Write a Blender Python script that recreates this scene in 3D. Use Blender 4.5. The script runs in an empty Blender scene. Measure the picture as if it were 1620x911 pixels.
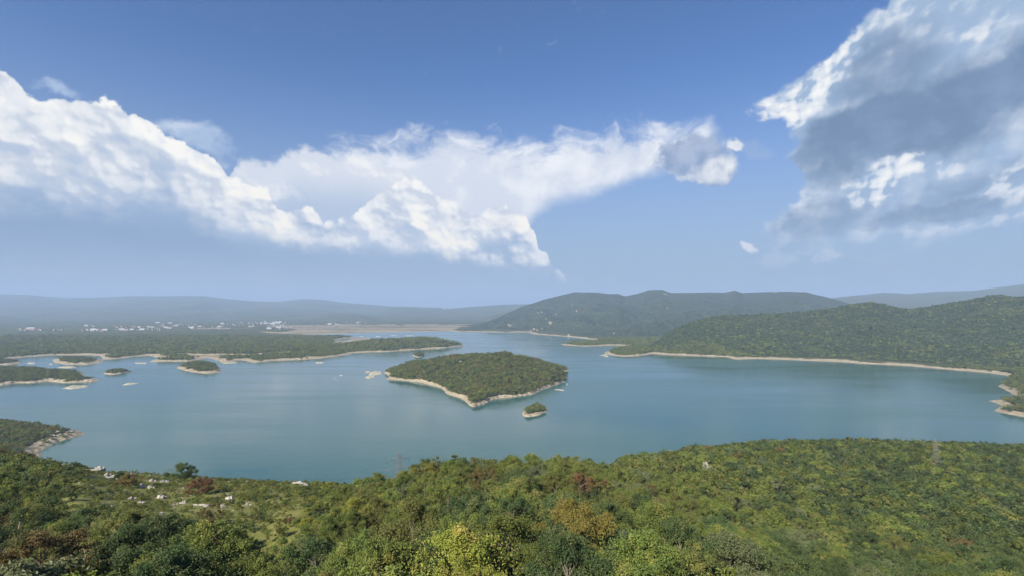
import bpy, bmesh, math, random
import numpy as np
from mathutils import Vector, Matrix

sc = bpy.context.scene
COL = sc.collection
rad = math.radians

# ------------------------------------------------------------------ camera
CAM_H, FPX, UC, VC, VH = 200.0, 800.0, 810.0, 455.5, 487.0
PITCH = math.atan((VH - VC) / FPX)
cam_d = bpy.data.cameras.new('camera')
cam = bpy.data.objects.new('camera', cam_d); COL.objects.link(cam)
cam_d.sensor_width = 36.0
cam_d.lens = 36.0 * FPX / 1620.0
cam_d.clip_start = 0.5
cam_d.clip_end = 200000.0
cam.location = (0, 0, CAM_H)
cam.rotation_euler = (math.pi / 2 + PITCH, 0, 0)
sc.camera = cam
sc.render.resolution_x, sc.render.resolution_y = 1024, 575
sc.view_settings.view_transform = 'Standard'
sc.view_settings.look = 'None'
sc.view_settings.exposure = 0.0
sc.view_settings.gamma = 1.0
sc.view_settings.use_curve_mapping = False
sc.render.engine = 'CYCLES'
sc.cycles.use_denoising = True
sc.cycles.denoiser = 'OPENIMAGEDENOISE'
sc.cycles.denoising_input_passes = 'RGB_ALBEDO_NORMAL'
sc.cycles.denoising_prefilter = 'ACCURATE'
sc.cycles.use_adaptive_sampling = True
sc.cycles.adaptive_threshold = 0.012
sc.cycles.max_bounces = 6
sc.cycles.diffuse_bounces = 3
sc.cycles.glossy_bounces = 2
sc.cycles.transmission_bounces = 3
sc.cycles.volume_bounces = 0
sc.cycles.transparent_max_bounces = 8
sc.cycles.sample_clamp_indirect = 4.0
sc.cycles.caustics_reflective = False
sc.cycles.caustics_refractive = False

def ray(u, v):
    """world direction that a traced bearing of the survey stands for"""
    x, y = (u - UC) / FPX, -(v - VC) / FPX
    c, s = math.cos(PITCH), math.sin(PITCH)
    return (x, c - y * s, s + y * c)
def azel(u, v):
    x, y, z = ray(u, v)
    return math.atan2(x, y), math.atan2(z, math.hypot(x, y))
def W(u, v, z=0.0):
    """point at height z on that bearing"""
    x, y, dz = ray(u, v)
    t = (z - CAM_H) / dz
    return (x * t, y * t)
def atd(u, v, d):
    """point on that bearing at depth d (metres along y)"""
    x, y, dz = ray(u, v)
    t = d / y
    return (x * t, d, CAM_H + dz * t)

# ------------------------------------------------------------------ node maths
class E:
    """tiny expression wrapper that turns python arithmetic into Math nodes"""
    nt = None
    def __init__(s, sock): s.s = sock
    @staticmethod
    def m(op, *a, clamp=False):
        n = E.nt.nodes.new('ShaderNodeMath'); n.operation = op; n.use_clamp = clamp
        for i, x in enumerate(a):
            if isinstance(x, E): E.nt.links.new(x.s, n.inputs[i])
            else: n.inputs[i].default_value = float(x)
        return E(n.outputs[0])
    def __add__(s, o): return E.m('ADD', s, o)
    __radd__ = __add__
    def __sub__(s, o): return E.m('SUBTRACT', s, o)
    def __rsub__(s, o): return E.m('SUBTRACT', o, s)
    def __mul__(s, o): return E.m('MULTIPLY', s, o)
    __rmul__ = __mul__
    def __truediv__(s, o): return E.m('DIVIDE', s, o)
def clampn(x): return E.m('ADD', x, 0.0, clamp=True)
def emax(a, b): return E.m('MAXIMUM', a, b)
def emin(a, b): return E.m('MINIMUM', a, b)
def sstep(x, lo, hi):
    n = E.nt.nodes.new('ShaderNodeMapRange'); n.interpolation_type = 'SMOOTHSTEP'
    for k, val in ((0, x), (1, lo), (2, hi)):
        if isinstance(val, E): E.nt.links.new(val.s, n.inputs[k])
        else: n.inputs[k].default_value = val
    n.inputs[3].default_value, n.inputs[4].default_value = 0.0, 1.0
    return E(n.outputs[0])
def xyz(x, y, z=0.0):
    n = E.nt.nodes.new('ShaderNodeCombineXYZ')
    for i, c in enumerate((x, y, z)):
        if isinstance(c, E): E.nt.links.new(c.s, n.inputs[i])
        else: n.inputs[i].default_value = c
    return E(n.outputs[0])
def noise(vec, scale=1.0, detail=4.0, rough=0.5, dist=0.0, lac=2.0, dims='3D'):
    n = E.nt.nodes.new('ShaderNodeTexNoise'); n.noise_dimensions = dims
    E.nt.links.new(vec.s, n.inputs['Vector'])
    n.inputs['Scale'].default_value = scale; n.inputs['Detail'].default_value = detail
    n.inputs['Roughness'].default_value = rough; n.inputs['Distortion'].default_value = dist
    n.inputs['Lacunarity'].default_value = lac
    return E(n.outputs['Fac'])
def voro(vec, scale=1.0, detail=0.0, rough=0.5, smooth=0.3, dims='3D'):
    n = E.nt.nodes.new('ShaderNodeTexVoronoi'); n.voronoi_dimensions = dims; n.feature = 'SMOOTH_F1'
    E.nt.links.new(vec.s, n.inputs['Vector'])
    n.inputs['Scale'].default_value = scale; n.inputs['Detail'].default_value = detail
    n.inputs['Roughness'].default_value = rough; n.inputs['Smoothness'].default_value = smooth
    return E(n.outputs['Distance'])
def mixc(f, a, b):
    n = E.nt.nodes.new('ShaderNodeMix'); n.data_type = 'RGBA'
    if isinstance(f, E): E.nt.links.new(f.s, n.inputs[0])
    else: n.inputs[0].default_value = f
    for k, val in ((6, a), (7, b)):
        if isinstance(val, E): E.nt.links.new(val.s, n.inputs[k])
        else: n.inputs[k].default_value = (*val, 1.0)
    return E(n.outputs[2])
def lin(r, g, b, k=1.0):
    return tuple(k * ((c / 255) / 12.92 if c / 255 <= 0.04045 else ((c / 255 + 0.055) / 1.055) ** 2.4) for c in (r, g, b))

# ------------------------------------------------------------------ light and colour settings
SUN_AZ_DEG, SUN_EL_DEG, SUN_E = -146.0, 39.0, 5.0
SKY_STR = 0.1
SKY_TINT = (0.42, 0.56, 0.755)
CLOUD_GAIN = 0.585
HAZE_D = 0.78e-4
HAZE_C = (0.48, 0.675, 0.97)
LEAF_GAIN = 1.6  # brightens the leaf colour itself, standing in for stronger sunlight
GROUND_GAIN = 1.3
WATER_A, WATER_B = (0.018, 0.074, 0.073), (0.028, 0.088, 0.082)
sc.view_settings.exposure = 0.9
# ------------------------------------------------------------------ numpy noise
def _hash(ix, iy, seed):
    h = (ix.astype(np.int64) * 374761393 + iy.astype(np.int64) * 668265263 + seed * 1442695041) & 0xFFFFFFFF
    h = ((h ^ (h >> 13)) * 1274126177) & 0xFFFFFFFF
    h = ((h ^ (h >> 16)) * 2246822519) & 0xFFFFFFFF
    return (h ^ (h >> 15)) & 0xFFFFFFFF
def gnoise(x, y, seed=0):
    """gradient noise, about -0.7 .. 0.7"""
    ix, iy = np.floor(x), np.floor(y)
    fx, fy = x - ix, y - iy
    ux, uy = fx * fx * fx * (fx * (fx * 6 - 15) + 10), fy * fy * fy * (fy * (fy * 6 - 15) + 10)
    def g(cx, cy):
        a = _hash(ix + cx, iy + cy, seed).astype(np.float64) * (2 * np.pi / 4294967296.0)
        return np.cos(a) * (fx - cx) + np.sin(a) * (fy - cy)
    a, b, c_, d = g(0, 0), g(1, 0), g(0, 1), g(1, 1)
    return (a + (b - a) * ux) * (1 - uy) + (c_ + (d - c_) * ux) * uy
def fbm(x, y, octv=5, rough=0.5, seed=0, lac=2.03):
    s, amp, tot = 0.0, 1.0, 0.0
    for i in range(octv):
        s = s + amp * gnoise(x, y, seed + i * 17); tot += amp
        x, y, amp = x * lac + 13.7, y * lac - 7.3, amp * rough
    return s / tot * 1.5
def ridged(x, y, octv=5, rough=0.5, seed=0):
    s, amp, tot = 0.0, 1.0, 0.0
    for i in range(octv):
        s = s + amp * (1 - 2.2 * np.abs(gnoise(x, y, seed + i * 17))); tot += amp
        x, y, amp = x * 2.05 + 3.7, y * 2.05 - 9.1, amp * rough
    return s / tot
def cells(x, y, seed=0, soft=0.0):
    """rounded-cell relief: 1 in a cell's middle, falling to its rim"""
    ix, iy = np.floor(x), np.floor(y)
    best = np.full(x.shape, -9.0) if soft == 0 else np.zeros(x.shape)
    for cx in (-1, 0, 1):
        for cy in (-1, 0, 1):
            h = _hash(ix + cx, iy + cy, seed)
            px = ix + cx + 0.1 + 0.8 * (h & 0xFFFF) / 65535.0
            py = iy + cy + 0.1 + 0.8 * ((h >> 16) & 0xFFFF) / 65535.0
            d2 = (x - px) ** 2 + (y - py) ** 2
            if soft == 0: best = np.maximum(best, 1 - d2)
            else: best += np.exp(-d2 / soft)
    return best if soft == 0 else np.log(best) * soft + 1
def smooth01(x, lo, hi):
    t = np.clip((x - lo) / (hi - lo), 0, 1)
    return t * t * (3 - 2 * t)
# ------------------------------------------------------------------ clouds of the sky, computed on a bearing / elevation chart
SK_AZ, SK_E0, SK_E1, SK_RES = rad(66), rad(-4), rad(50), 1000
def sky_chart():
    nx, ny = int(2 * SK_AZ * SK_RES), int((SK_E1 - SK_E0) * SK_RES)
    az = np.linspace(-SK_AZ, SK_AZ, nx); el = np.linspace(SK_E0, SK_E1, ny)
    X, Y = np.meshgrid(az * 8, el * 8)                      # 8 units to the radian
    S = lambda u, v: tuple(8 * k for k in azel(u, v))
    def cur(x, pts):
        q = sorted(S(*p) for p in pts)
        return np.interp(x, [a for a, _ in q], [b for _, b in q])
    def curx(y, pts):
        q = sorted((b, a) for a, b in (S(*p) for p in pts))
        return np.interp(y, [a for a, _ in q], [b for _, b in q])
    def blur(a, s):
        fy, fx = np.fft.fftfreq(ny)[:, None], np.fft.rfftfreq(nx)[None, :]
        s = s * SK_RES / 8
        return np.fft.irfft2(np.fft.rfft2(a) * np.exp(-2 * (np.pi * s) ** 2 * (fx * fx + fy * fy)), s=a.shape)
    w1x, w1y = 0.26 * fbm(X * 1.1, Y * 1.1, 4, 0.55, 1), 0.26 * fbm(X * 1.1, Y * 1.1, 4, 0.55, 2)
    w2x, w2y = 0.10 * fbm(X * 4.5, Y * 4.5, 5, 0.6, 3), 0.10 * fbm(X * 4.5, Y * 4.5, 5, 0.6, 4)
    XA, YA = X + w1x + w2x, Y + w1y + w2y
    def blob(u, v, ru, rv, ang=0.0, gain=2.0, k=1.0):
        cx, cy = S(u, v)
        f = math.cos(math.atan((u - UC) / FPX)) ** 1.5
        ca, sa = math.cos(rad(ang)), math.sin(rad(ang))
        ax, ay = XA - cx, YA - cy
        p, q = (ax * ca + ay * sa) / (ru / 100 * f), (ay * ca - ax * sa) / (rv / 100 * f)
        return np.clip((1 - np.sqrt(p * p + q * q)) * gain, 0, 1) * k
    def big(*bs):
        r = 0
        for b in bs: r = np.maximum(r, b)
        return r
    # rounded relief at several sizes, the small puffs riding on the big ones
    def relief(seed, k=1.0):
        x, y = X + w1x * 0.30 + w2x * 0.35, (Y + w1y * 0.30 + w2y * 0.35) * 1.05
        h, amp = 0, 1.0
        for i, f in enumerate((1.5, 3.1, 6.3, 12.5, 24.0, 46.0)):
            h = h + amp * np.maximum(cells(x * f * k, y * f * k, seed + i), -0.2)
            x = x + 0.05 / (i + 1) * gnoise(X * f * 2, Y * f * 2, seed + 40 + i)
            amp *= 0.54
        return h / 2.1
    H0 = relief(100, 1.0)
    def light(h, lx, ly, s):
        """how far the relief turns towards the light, gradient in sky units"""
        g = blur(h, s)
        gy, gx = np.gradient(g, 8 / SK_RES)
        return (gx * lx + gy * ly)
    L = lambda r, g, b: np.array(lin(r, g, b))
    rgb = np.zeros((ny, nx, 3)); rgb[:] = L(150, 172, 203); A = np.zeros((ny, nx))
    def over(a, col):
        nonlocal rgb, A
        a = np.clip(a, 0, 1)
        if not isinstance(col, np.ndarray) or col.ndim == 1: col = np.broadcast_to(col, rgb.shape)
        na = a + A * (1 - a)
        w = np.where(na > 1e-6, a / np.maximum(na, 1e-6), 0)[..., None]
        rgb[:] = col * w + rgb * (1 - w); A = na
    def mix(a, b, t): return a + (b - a) * np.clip(t, 0, 1)[..., None]
    mid = 0.5 + 0.5 * fbm(X * 2.0 + w1x, Y * 2.3, 5, 0.55, 31)
    fine = 0.5 + 0.5 * fbm(XA * 8, YA * 9, 5, 0.65, 41)
    xw, yw = X * 0.8 + Y * 0.4 + w1x * 1.5, Y * 1.6 - X * 0.3 + w1y * 1.5
    wisp = 0.5 + 0.6 * fbm(xw * 2.2, yw * 2.2, 7, 0.62, 51)

    # low rain-grey veil under the left bank
    vt = cur(X + w1x * .5, [(-300, 290), (0, 322), (200, 345), (400, 372), (560, 392), (700, 408), (830, 432), (900, 455), (1000, 540)])
    veil = smooth01(vt - Y - w1y * .3, -0.3, 0.45) * (1 - smooth01(X, -0.2, 1.0))
    vc = mix(L(160, 178, 201), L(114, 144, 183), smooth01(Y, 0.1, 1.35))
    vc = mix(vc, L(156, 175, 203), smooth01(X, -5.0, -0.5) * .9); 
    vc = vc * (1 + 0.06 * (fbm(X * 1.2, Y * 3, 4, .5, 77)))[..., None]
    over(veil * 0.95, vc)

    # anvil
    at = cur(X + w1x * .3, [(330, 360), (400, 290), (440, 262), (500, 240), (560, 226), (640, 214), (700, 209), (760, 214), (850, 226), (900, 210), (1000, 201), (1070, 190), (1130, 184), (1150, 205), (1180, 300)])
    ab = cur(X + w1x * .3, [(330, 380), (560, 395), (700, 405), (800, 390), (848, 350), (880, 331), (930, 316), (980, 301), (1040, 285), (1080, 262), (1130, 225), (1150, 200), (1180, 190)])
    aa = smooth01(at - Y + (wisp - .5) * 0.85, -0.12, 0.38) * smooth01(Y - ab + (mid - .5) * .2, -0.03, 0.26)
    aa *= (1 - smooth01(X + (wisp - .5) * .6, 2.95, 3.3)) * smooth01(X, -4.4, -2.4)
    depth = at - Y
    ac = mix(L(214, 220, 232), L(238, 240, 244), smooth01(mid + 0.5 * fbm(X * .6, Y * 1.2, 3, .5, 9), .35, .75))
    ac = mix(ac, L(212, 219, 231), smooth01(depth, 0.55, 1.6) * 0.7)
    ac = mix(ac, L(235, 238, 244), smooth01(wisp, .55, .8) * (1 - smooth01(depth, .1, .7)) * .8)
    over(aa * 0.98, ac)
    # white shoulder left of the anvil, over the middle of the bank
    st = cur(X + w1x * .4 + w2x, [(360, 300), (374, 276), (400, 268), (425, 270), (455, 252), (480, 247), (520, 254), (560, 252), (600, 262), (640, 280), (670, 300), (690, 330), (700, 400)])
    hS = H0
    sa = smooth01(st - Y + (hS - .55) * .45 + w2y * .8, -.02, .10) * smooth01(Y - cur(X, [(300, 400), (700, 420)]), 0, .5) * smooth01(X, -4.35, -4.0) * (1 - smooth01(X, -1.6, -1.05))
    sl = 0.45 + light(hS, .5, .9, .02) * 0.12 + light(hS, .5, .9, .06) * 0.2 + (fine - .5) * .5
    sd = st - Y
    scol = mix(L(178, 194, 217), L(216, 221, 231), 1 - smooth01(sd, .12, .75))
    scol = mix(scol, L(240, 240, 240), smooth01(sl, .45, .95) * (1 - smooth01(sd, .2, .8)))
    over(sa * .95, scol)

    # thin scraps
    over(smooth01(blob(318, 222, 84, 30, -16, 1.3) + (wisp - .5) * .9, .2, .95) * .8, mix(L(176, 195, 221), L(206, 217, 232), smooth01(wisp, .4, .7)))
    over(smooth01(blob(85, 150, 60, 18, 0, 1.3) + (wisp - .5) * .9, .3, 1.1) * .7, L(184, 202, 226))

    # the left cumulus bank
    hA = H0
    bmp = hA - blur(hA, .35)
    tA = cur(X, [(-700, -60), (-300, 0), (-100, 66), (-20, 92), (10, 110), (40, 144), (60, 158), (110, 160), (150, 162), (190, 166), (215, 182), (250, 203), (290, 226), (330, 246), (350, 264), (362, 284), (380, 284), (400, 292), (425, 300), (440, 330), (455, 338), (466, 328), (480, 323), (495, 330), (508, 348), (530, 352), (560, 338), (590, 318), (612, 295), (640, 284), (665, 290), (690, 308), (720, 322), (750, 338), (778, 332), (800, 328), (828, 342), (845, 368), (852, 395), (872, 410), (893, 436), (903, 456), (960, 520)])
    bA = cur(X, [(-700, 385), (-300, 372), (0, 360), (90, 358), (200, 362), (270, 364), (340, 380), (430, 388), (480, 398), (560, 400), (640, 404), (720, 418), (770, 422), (830, 438), (900, 450), (960, 520)])
    topd = tA - Y + bmp * .42 + w2y * .8 + w1y * .12
    botd = Y - bA + bmp * .30 + w1y * .35 + w2y
    Am = smooth01(topd, -.015, .055) * smooth01(botd, -.05, .30)
    soft = smooth01(X, -4.9, -3.3)
    Am = smooth01(topd, -.008, .030) * smooth01(botd, -.05, .28 + .5 * (1 - soft)) * (1 - smooth01(X, .78, .98))
    dk = big(blob(-60, 330, 330, 75, 3, 1.6, .85), blob(200, 335, 160, 40, -6, 1.8, .8), blob(130, 212, 170, 40, -6, 1.8, .30), blob(275, 290, 110, 34, -6, 1.8, .5),
             blob(505, 330, 62, 62, 0, 2.2, .75), blob(575, 395, 60, 22, 0, 2, .6), blob(790, 395, 62, 55, 0, 1.9, .75), blob(655, 345, 80, 24, 0, 1.8, .55), blob(850, 440, 90, 45, 0, 2, .6), blob(50, 250, 110, 30, 0, 1.8, .3), blob(720, 372, 30, 14, 0, 2, .5))
    lt = big(blob(415, 335, 105, 70, -25, 1.9), blob(700, 372, 110, 52, -22, 1.8), blob(120, 312, 58, 17, 0, 2.6, 1), blob(820, 352, 34, 56, 18, 1.9), blob(300, 245, 130, 34, -28, 1.8, .8), blob(90, 205, 140, 30, -10, 1.6, .55), blob(480, 345, 34, 40, 0, 2, .9), blob(500, 385, 60, 20, 0, 2, .8), blob(30, 140, 60, 50, -30, 1.6, .7))
    g = light(hA, .45, .80, .012) * .060 + light(hA, .45, .80, .028) * .22 + light(hA, .45, .80, .11) * .20
    ao = np.clip((hA - blur(hA, .16)) * 1.5, -.5, .5)
    lit = .49 + g + ao * 1.0 + (fine - .5) * .34 + (mid - .5) * .30 + lt * .22 - dk * .42 + .22 * (1 - smooth01(topd, .04, .42))
    cc = mix(L(188, 200, 219), L(160, 179, 206), dk)
    cc = mix(cc, L(203, 210, 222), smooth01(lit, .0, .36))
    cc = mix(cc, L(230, 232, 235), smooth01(lit, .36, .66))
    cc = mix(cc, mix(np.broadcast_to(L(250, 248, 242), rgb.shape), L(255, 249, 238), lt * smooth01(-Y, -2.4, -1.2)), smooth01(lit, .60, 1.05))
    Am = Am * (1 - smooth01(X, -3.2, -2.2) * .55 * (1 - smooth01(lit, .1, .5)))
    over(Am, cc)
    over(np.clip(blob(430, 437, 60, 14, 0, 1.2) + blob(500, 433, 80, 12, 0, 1.2) + blob(290, 428, 90, 12, 0, 1.0) + blob(80, 435, 90, 12, 0, 1.0), 0, 1) * smooth01(wisp, .35, .8) * .5, L(180, 190, 209))

    # small grey cloud with a bright foot
    hC = H0; bC = hC - blur(hC, .3)
    Cm = big(blob(1096, 246, 62, 50, -5, 1), blob(1126, 266, 44, 36, 0, 1), blob(1152, 224, 16, 17, 0, 1, .75))
    Ca = smooth01(Cm + (fine - .5) * .30 + bC * .45 + w2x * 1.6 + w1x * .4, .10, .38)
    Cl = big(blob(1134, 266, 40, 26, 12, 1.7), blob(1100, 280, 62, 13, 0, 1.6, .7), blob(1154, 224, 18, 20, 0, 1.6))
    Cl = np.clip(Cl * (.8 + light(hC, .5, .3, .03) * .3 + (fine - .5)), 0, 1)
    over(Ca * .95, mix(mix(L(137, 156, 190), L(166, 181, 206), 0 * X + smooth01(mid, .4, .7)), L(236, 237, 238), Cl))
    over(np.clip(blob(1185, 228, 40, 18, -20, 1.6) - wisp * .7, 0, 1) * .6, L(160, 180, 210))

    # the right-hand cloud
    hD = H0; bD = hD - blur(hD, .35)
    dl = curx(Y, [(1500, -200), (1450, -60), (1420, -20), (1392, 5), (1352, 55), (1312, 92), (1272, 118), (1232, 145), (1206, 166), (1215, 190), (1250, 208), (1262, 228), (1232, 247), (1262, 262), (1276, 285), (1262, 305), (1240, 335), (1222, 365), (1208, 392), (1240, 402), (1330, 408), (1420, 420), (1560, 438), (1700, 470)])
    db = cur(X, [(1150, 398), (1250, 400), (1330, 408), (1380, 396), (1440, 393), (1500, 382), (1560, 368), (1640, 350), (1800, 335), (2400, 300)])
    tear = (1 - smooth01(Y, 2.2, 3.2)) * 0 + 1
    ld = X + w1x * .35 + w2x * 1.6 - dl + bD * .55 + (wisp - .5) * .55
    Da = smooth01(ld, -.09, .12) * smooth01(Y - db + w1y * .4 + bD * .4 + (wisp - .5) * .4, -.12, .38) * (1 - smooth01(X, 9.5, 11)) * (1 - smooth01(Y, 6.6, 8))
    dk = big(blob(1480, 180, 320, 92, 14, 1.9), blob(1400, 120, 110, 90, 0, 1.7, .62), blob(1340, 215, 100, 48, 10, 2, .95), blob(1570, 300, 150, 60, 10, 1.8, .50), blob(1290, 350, 110, 50, 15, 1.8, .45), blob(1480, 338, 160, 24, 5, 2, .62))
    lt = big(blob(1262, 158, 90, 46, 38, 1.9), blob(1335, 92, 75, 30, 50, 1.8), blob(1415, 276, 92, 26, 8, 2.0), blob(1375, 310, 60, 22, 8, 2, .85), blob(1606, 290, 70, 45, 12, 1.8, .8), blob(1560, 302, 50, 16, 12, 1.8, .8), blob(1455, 378, 90, 16, 8, 2, .5), blob(1545, 38, 50, 22, 20, 1.5, .5), blob(1245, 243, 26, 12, 10, 2.2), blob(1590, 345, 50, 12, 8, 2, .6), blob(1450, 20, 90, 40, 0, 1.6, .3))
    dk = dk * (1 - lt * .85)
    g = light(hD, -.6, .65, .008) * .09 + light(hD, -.6, .65, .028) * .30 + light(hD, -.6, .65, .11) * .26
    lit = .33 + g * (.16 + lt * .80) + np.clip((hD - blur(hD, .16)), -.3, .3) * (.1 + lt * .8) + (fine - .5) * (.08 + .4 * lt) + (mid - .5) * .28 + lt * .30 + .16 * (1 - smooth01(ld, .05, .45)) * (1 - dk) * (1 - .7 * smooth01(Y, 2.9, 3.8))
    cc = mix(L(157, 180, 208), L(186, 201, 220), smooth01(mid + g * .3, .35, .75))
    cc = mix(cc, mix(L(108, 131, 162), L(126, 149, 179), smooth01(mid, .35, .8)), np.clip(dk * 1.15, 0, 1))
    cc = mix(cc, L(218, 224, 232), smooth01(lit, .36, .60) * (1 - .88 * dk))
    cc = mix(cc, L(248, 247, 243), smooth01(lit, .55, .98) * (1 - dk))
    over(Da * .97, cc)
    over(smooth01(blob(1189, 395, 20, 12, 0, 1.6) + (fine - .5) * .9, .25, 1.0), L(218, 221, 229))
    over(smooth01(blob(1312, 402, 40, 12, 0, 1.5) + (wisp - .5) * 1.2, .3, 1.2) * .7, L(200, 209, 224))
    over(smooth01(blob(1235, 405, 40, 12, 0, 1.5) + (wisp - .5) * 1.2, .3, 1.2) * .6, L(184, 198, 218))

    # low haze line of far thin cloud right of the bank, and a fade at the chart's rim
    over(np.clip(.5 * (1 - smooth01(Y + w1y, .1, .75)) * (1 - A), 0, 1) * smooth01(wisp, .3, .9), L(176, 188, 206))
    edge = smooth01(SK_AZ * 8 - np.abs(X), 0, 1.5) * smooth01(SK_E1 * 8 - Y, 0, 1.2)
    return rgb, A * edge
# ------------------------------------------------------------------ sun and sky
SUN_AZ, SUN_EL = rad(SUN_AZ_DEG), rad(SUN_EL_DEG)          # bearing from +Y towards +X: behind the viewer, to the left
sun_dir = Vector((math.sin(SUN_AZ) * math.cos(SUN_EL), math.cos(SUN_AZ) * math.cos(SUN_EL), math.sin(SUN_EL)))
sd_ = bpy.data.lights.new('sun', 'SUN'); sd_.energy = SUN_E; sd_.angle = rad(0.5); sd_.color = (1.0, 0.90, 0.76)
sun = bpy.data.objects.new('sun', sd_); COL.objects.link(sun)
sun.rotation_euler = (-sun_dir).to_track_quat('-Z', 'Y').to_euler()

world = bpy.data.worlds.new('World'); sc.world = world
world.use_nodes = True
nt = world.node_tree; nt.nodes.clear(); E.nt = nt
out = nt.nodes.new('ShaderNodeOutputWorld')
bg = nt.nodes.new('ShaderNodeBackground'); bg.inputs['Strength'].default_value = SKY_STR
nt.links.new(bg.outputs[0], out.inputs['Surface'])
sky = nt.nodes.new('ShaderNodeTexSky'); sky.sky_type = 'NISHITA'; sky.sun_disc = False
sky.sun_elevation = SUN_EL; sky.sun_rotation = SUN_AZ
sky.altitude = 600; sky.air_density = 1.0; sky.dust_density = 0.6; sky.ozone_density = 2.2
rgb_, al_ = sky_chart()
ny_, nx_ = al_.shape
img = bpy.data.images.new('clouds', nx_, ny_, alpha=True, float_buffer=True)
img.colorspace_settings.name = 'Non-Color'
img.alpha_mode = 'CHANNEL_PACKED'
img.pixels.foreach_set(np.concatenate([rgb_ * CLOUD_GAIN, al_[..., None]], axis=2).astype(np.float32).ravel())
img.update(); img.pack()
tc = nt.nodes.new('ShaderNodeTexCoord')
sep = nt.nodes.new('ShaderNodeSeparateXYZ'); nt.links.new(tc.outputs['Generated'], sep.inputs[0])
dx, dy, dz = E(sep.outputs[0]), E(sep.outputs[1]), E(sep.outputs[2])
AZ = E.m('ARCTAN2', dx, dy); EL = E.m('ARCSINE', dz)
it = nt.nodes.new('ShaderNodeTexImage'); it.image = img; it.extension = 'CLIP'; it.interpolation = 'Cubic'
nt.links.new(xyz(AZ * (0.5 / SK_AZ) + 0.5, (EL - SK_E0) * (1 / (SK_E1 - SK_E0))).s, it.inputs['Vector'])
g = nt.nodes.new('ShaderNodeMix'); g.data_type = 'RGBA'; g.blend_type = 'MULTIPLY'; g.inputs[0].default_value = 1.0
nt.links.new(sky.outputs[0], g.inputs[6]); g.inputs[7].default_value = (*SKY_TINT, 1)
clear = mixc((1.0 - sstep(EL, 0.0, 0.46)) * 0.95, E(g.outputs[2]), lin(150, 168, 190, CLOUD_GAIN / SKY_STR))
sm = nt.nodes.new('ShaderNodeMix'); sm.data_type = 'RGBA'; sm.blend_type = 'MULTIPLY'; sm.inputs[0].default_value = 1.0
nt.links.new(it.outputs['Color'], sm.inputs[6]); k_ = 1 / SKY_STR; sm.inputs[7].default_value = (k_, k_, k_, 1)
c = mixc(E(it.outputs['Alpha']), clear, E(sm.outputs[2]))
nt.links.new(c.s, bg.inputs['Color'])
world.cycles.sampling_method = 'MANUAL'
world.cycles.sample_map_resolution = 1024
# ------------------------------------------------------------------ mesh and material helpers
def mesh_obj(name, verts, faces, mat=None, attrs=None, smooth=True, parent=None, link=True, mats=None, matidx=None):
    """verts (N,3) array, faces (M,k) int array or list of index tuples"""
    me = bpy.data.meshes.new(name)
    if isinstance(faces, np.ndarray):
        verts = np.ascontiguousarray(verts, dtype=np.float32); m, k = faces.shape
        me.vertices.add(len(verts)); me.vertices.foreach_set('co', verts.ravel())
        me.loops.add(m * k); me.loops.foreach_set('vertex_index', faces.astype(np.int32).ravel())
        me.polygons.add(m); me.polygons.foreach_set('loop_start', np.arange(0, m * k, k, dtype=np.int32))
        me.update(calc_edges=True)
    else:
        me.from_pydata([tuple(map(float, v)) for v in verts], [], faces)
    me.polygons.foreach_set('use_smooth', np.full(len(me.polygons), smooth, dtype=bool))
    for kname, arr in (attrs or {}).items():
        a = me.attributes.new(kname, 'FLOAT', 'POINT'); a.data.foreach_set('value', np.asarray(arr, dtype=np.float32).ravel())
    for m_ in (mats or ([mat] if mat else [])): me.materials.append(m_)
    if matidx is not None: me.polygons.foreach_set('material_index', np.asarray(matidx, dtype=np.int32))
    o = bpy.data.objects.new(name, me)
    if link: COL.objects.link(o)
    if parent is not None: o.parent = parent
    return o
def tag(o, label=None, cat=None, group=None, kind=None):
    for k, v in (('label', label), ('category', cat), ('group', group), ('kind', kind)):
        if v: o[k] = v
    return o
def grid_faces(nu, nv, wrap=False):
    i = np.arange(nu - (0 if wrap else 1)); j = np.arange(nv - 1)
    I, J = np.meshgrid(i, j, indexing='ij')
    a = I * nv + J; b = ((I + 1) % nu) * nv + J
    return np.stack([a, b, b + 1, a + 1], -1).reshape(-1, 4)
def tube(pts, r, sides=6):
    V, F = [], []
    for i, (p, q) in enumerate(zip(pts, r)):
        p = Vector(p)
        d = (Vector(pts[min(i + 1, len(pts) - 1)]) - Vector(pts[max(i - 1, 0)])).normalized()
        a = d.cross(Vector((.3, .9, .1))).normalized(); b = d.cross(a)
        for k in range(sides):
            t = 2 * math.pi * k / sides
            V.append(p + (a * math.cos(t) + b * math.sin(t)) * q)
    for i in range(len(pts) - 1):
        for k in range(sides):
            F.append((i * sides + k, i * sides + (k + 1) % sides, (i + 1) * sides + (k + 1) % sides, (i + 1) * sides + k))
    return V, F
def new_mat(name):
    m = bpy.data.materials.new(name); m.use_nodes = True
    t = m.node_tree; t.nodes.clear(); E.nt = t
    o = t.nodes.new('ShaderNodeOutputMaterial')
    return m, t, o
def principled(t, o, col, rough=0.9, spec=0.2, normal=None, **kw):
    b = t.nodes.new('ShaderNodeBsdfPrincipled')
    if isinstance(col, E): t.links.new(col.s, b.inputs['Base Color'])
    else: b.inputs['Base Color'].default_value = (*col, 1)
    if isinstance(rough, E): t.links.new(rough.s, b.inputs['Roughness'])
    else: b.inputs['Roughness'].default_value = rough
    b.inputs['Specular IOR Level'].default_value = spec
    for k, v in kw.items(): b.inputs[k].default_value = v
    if normal is not None: t.links.new(normal.s, b.inputs['Normal'])
    t.links.new(b.outputs[0], o.inputs['Surface'])
    return b
def geo_pos(): return E(E.nt.nodes.new('ShaderNodeNewGeometry').outputs['Position'])
def attr(name):
    n = E.nt.nodes.new('ShaderNodeAttribute'); n.attribute_name = name
    return E(n.outputs['Fac'])
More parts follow.
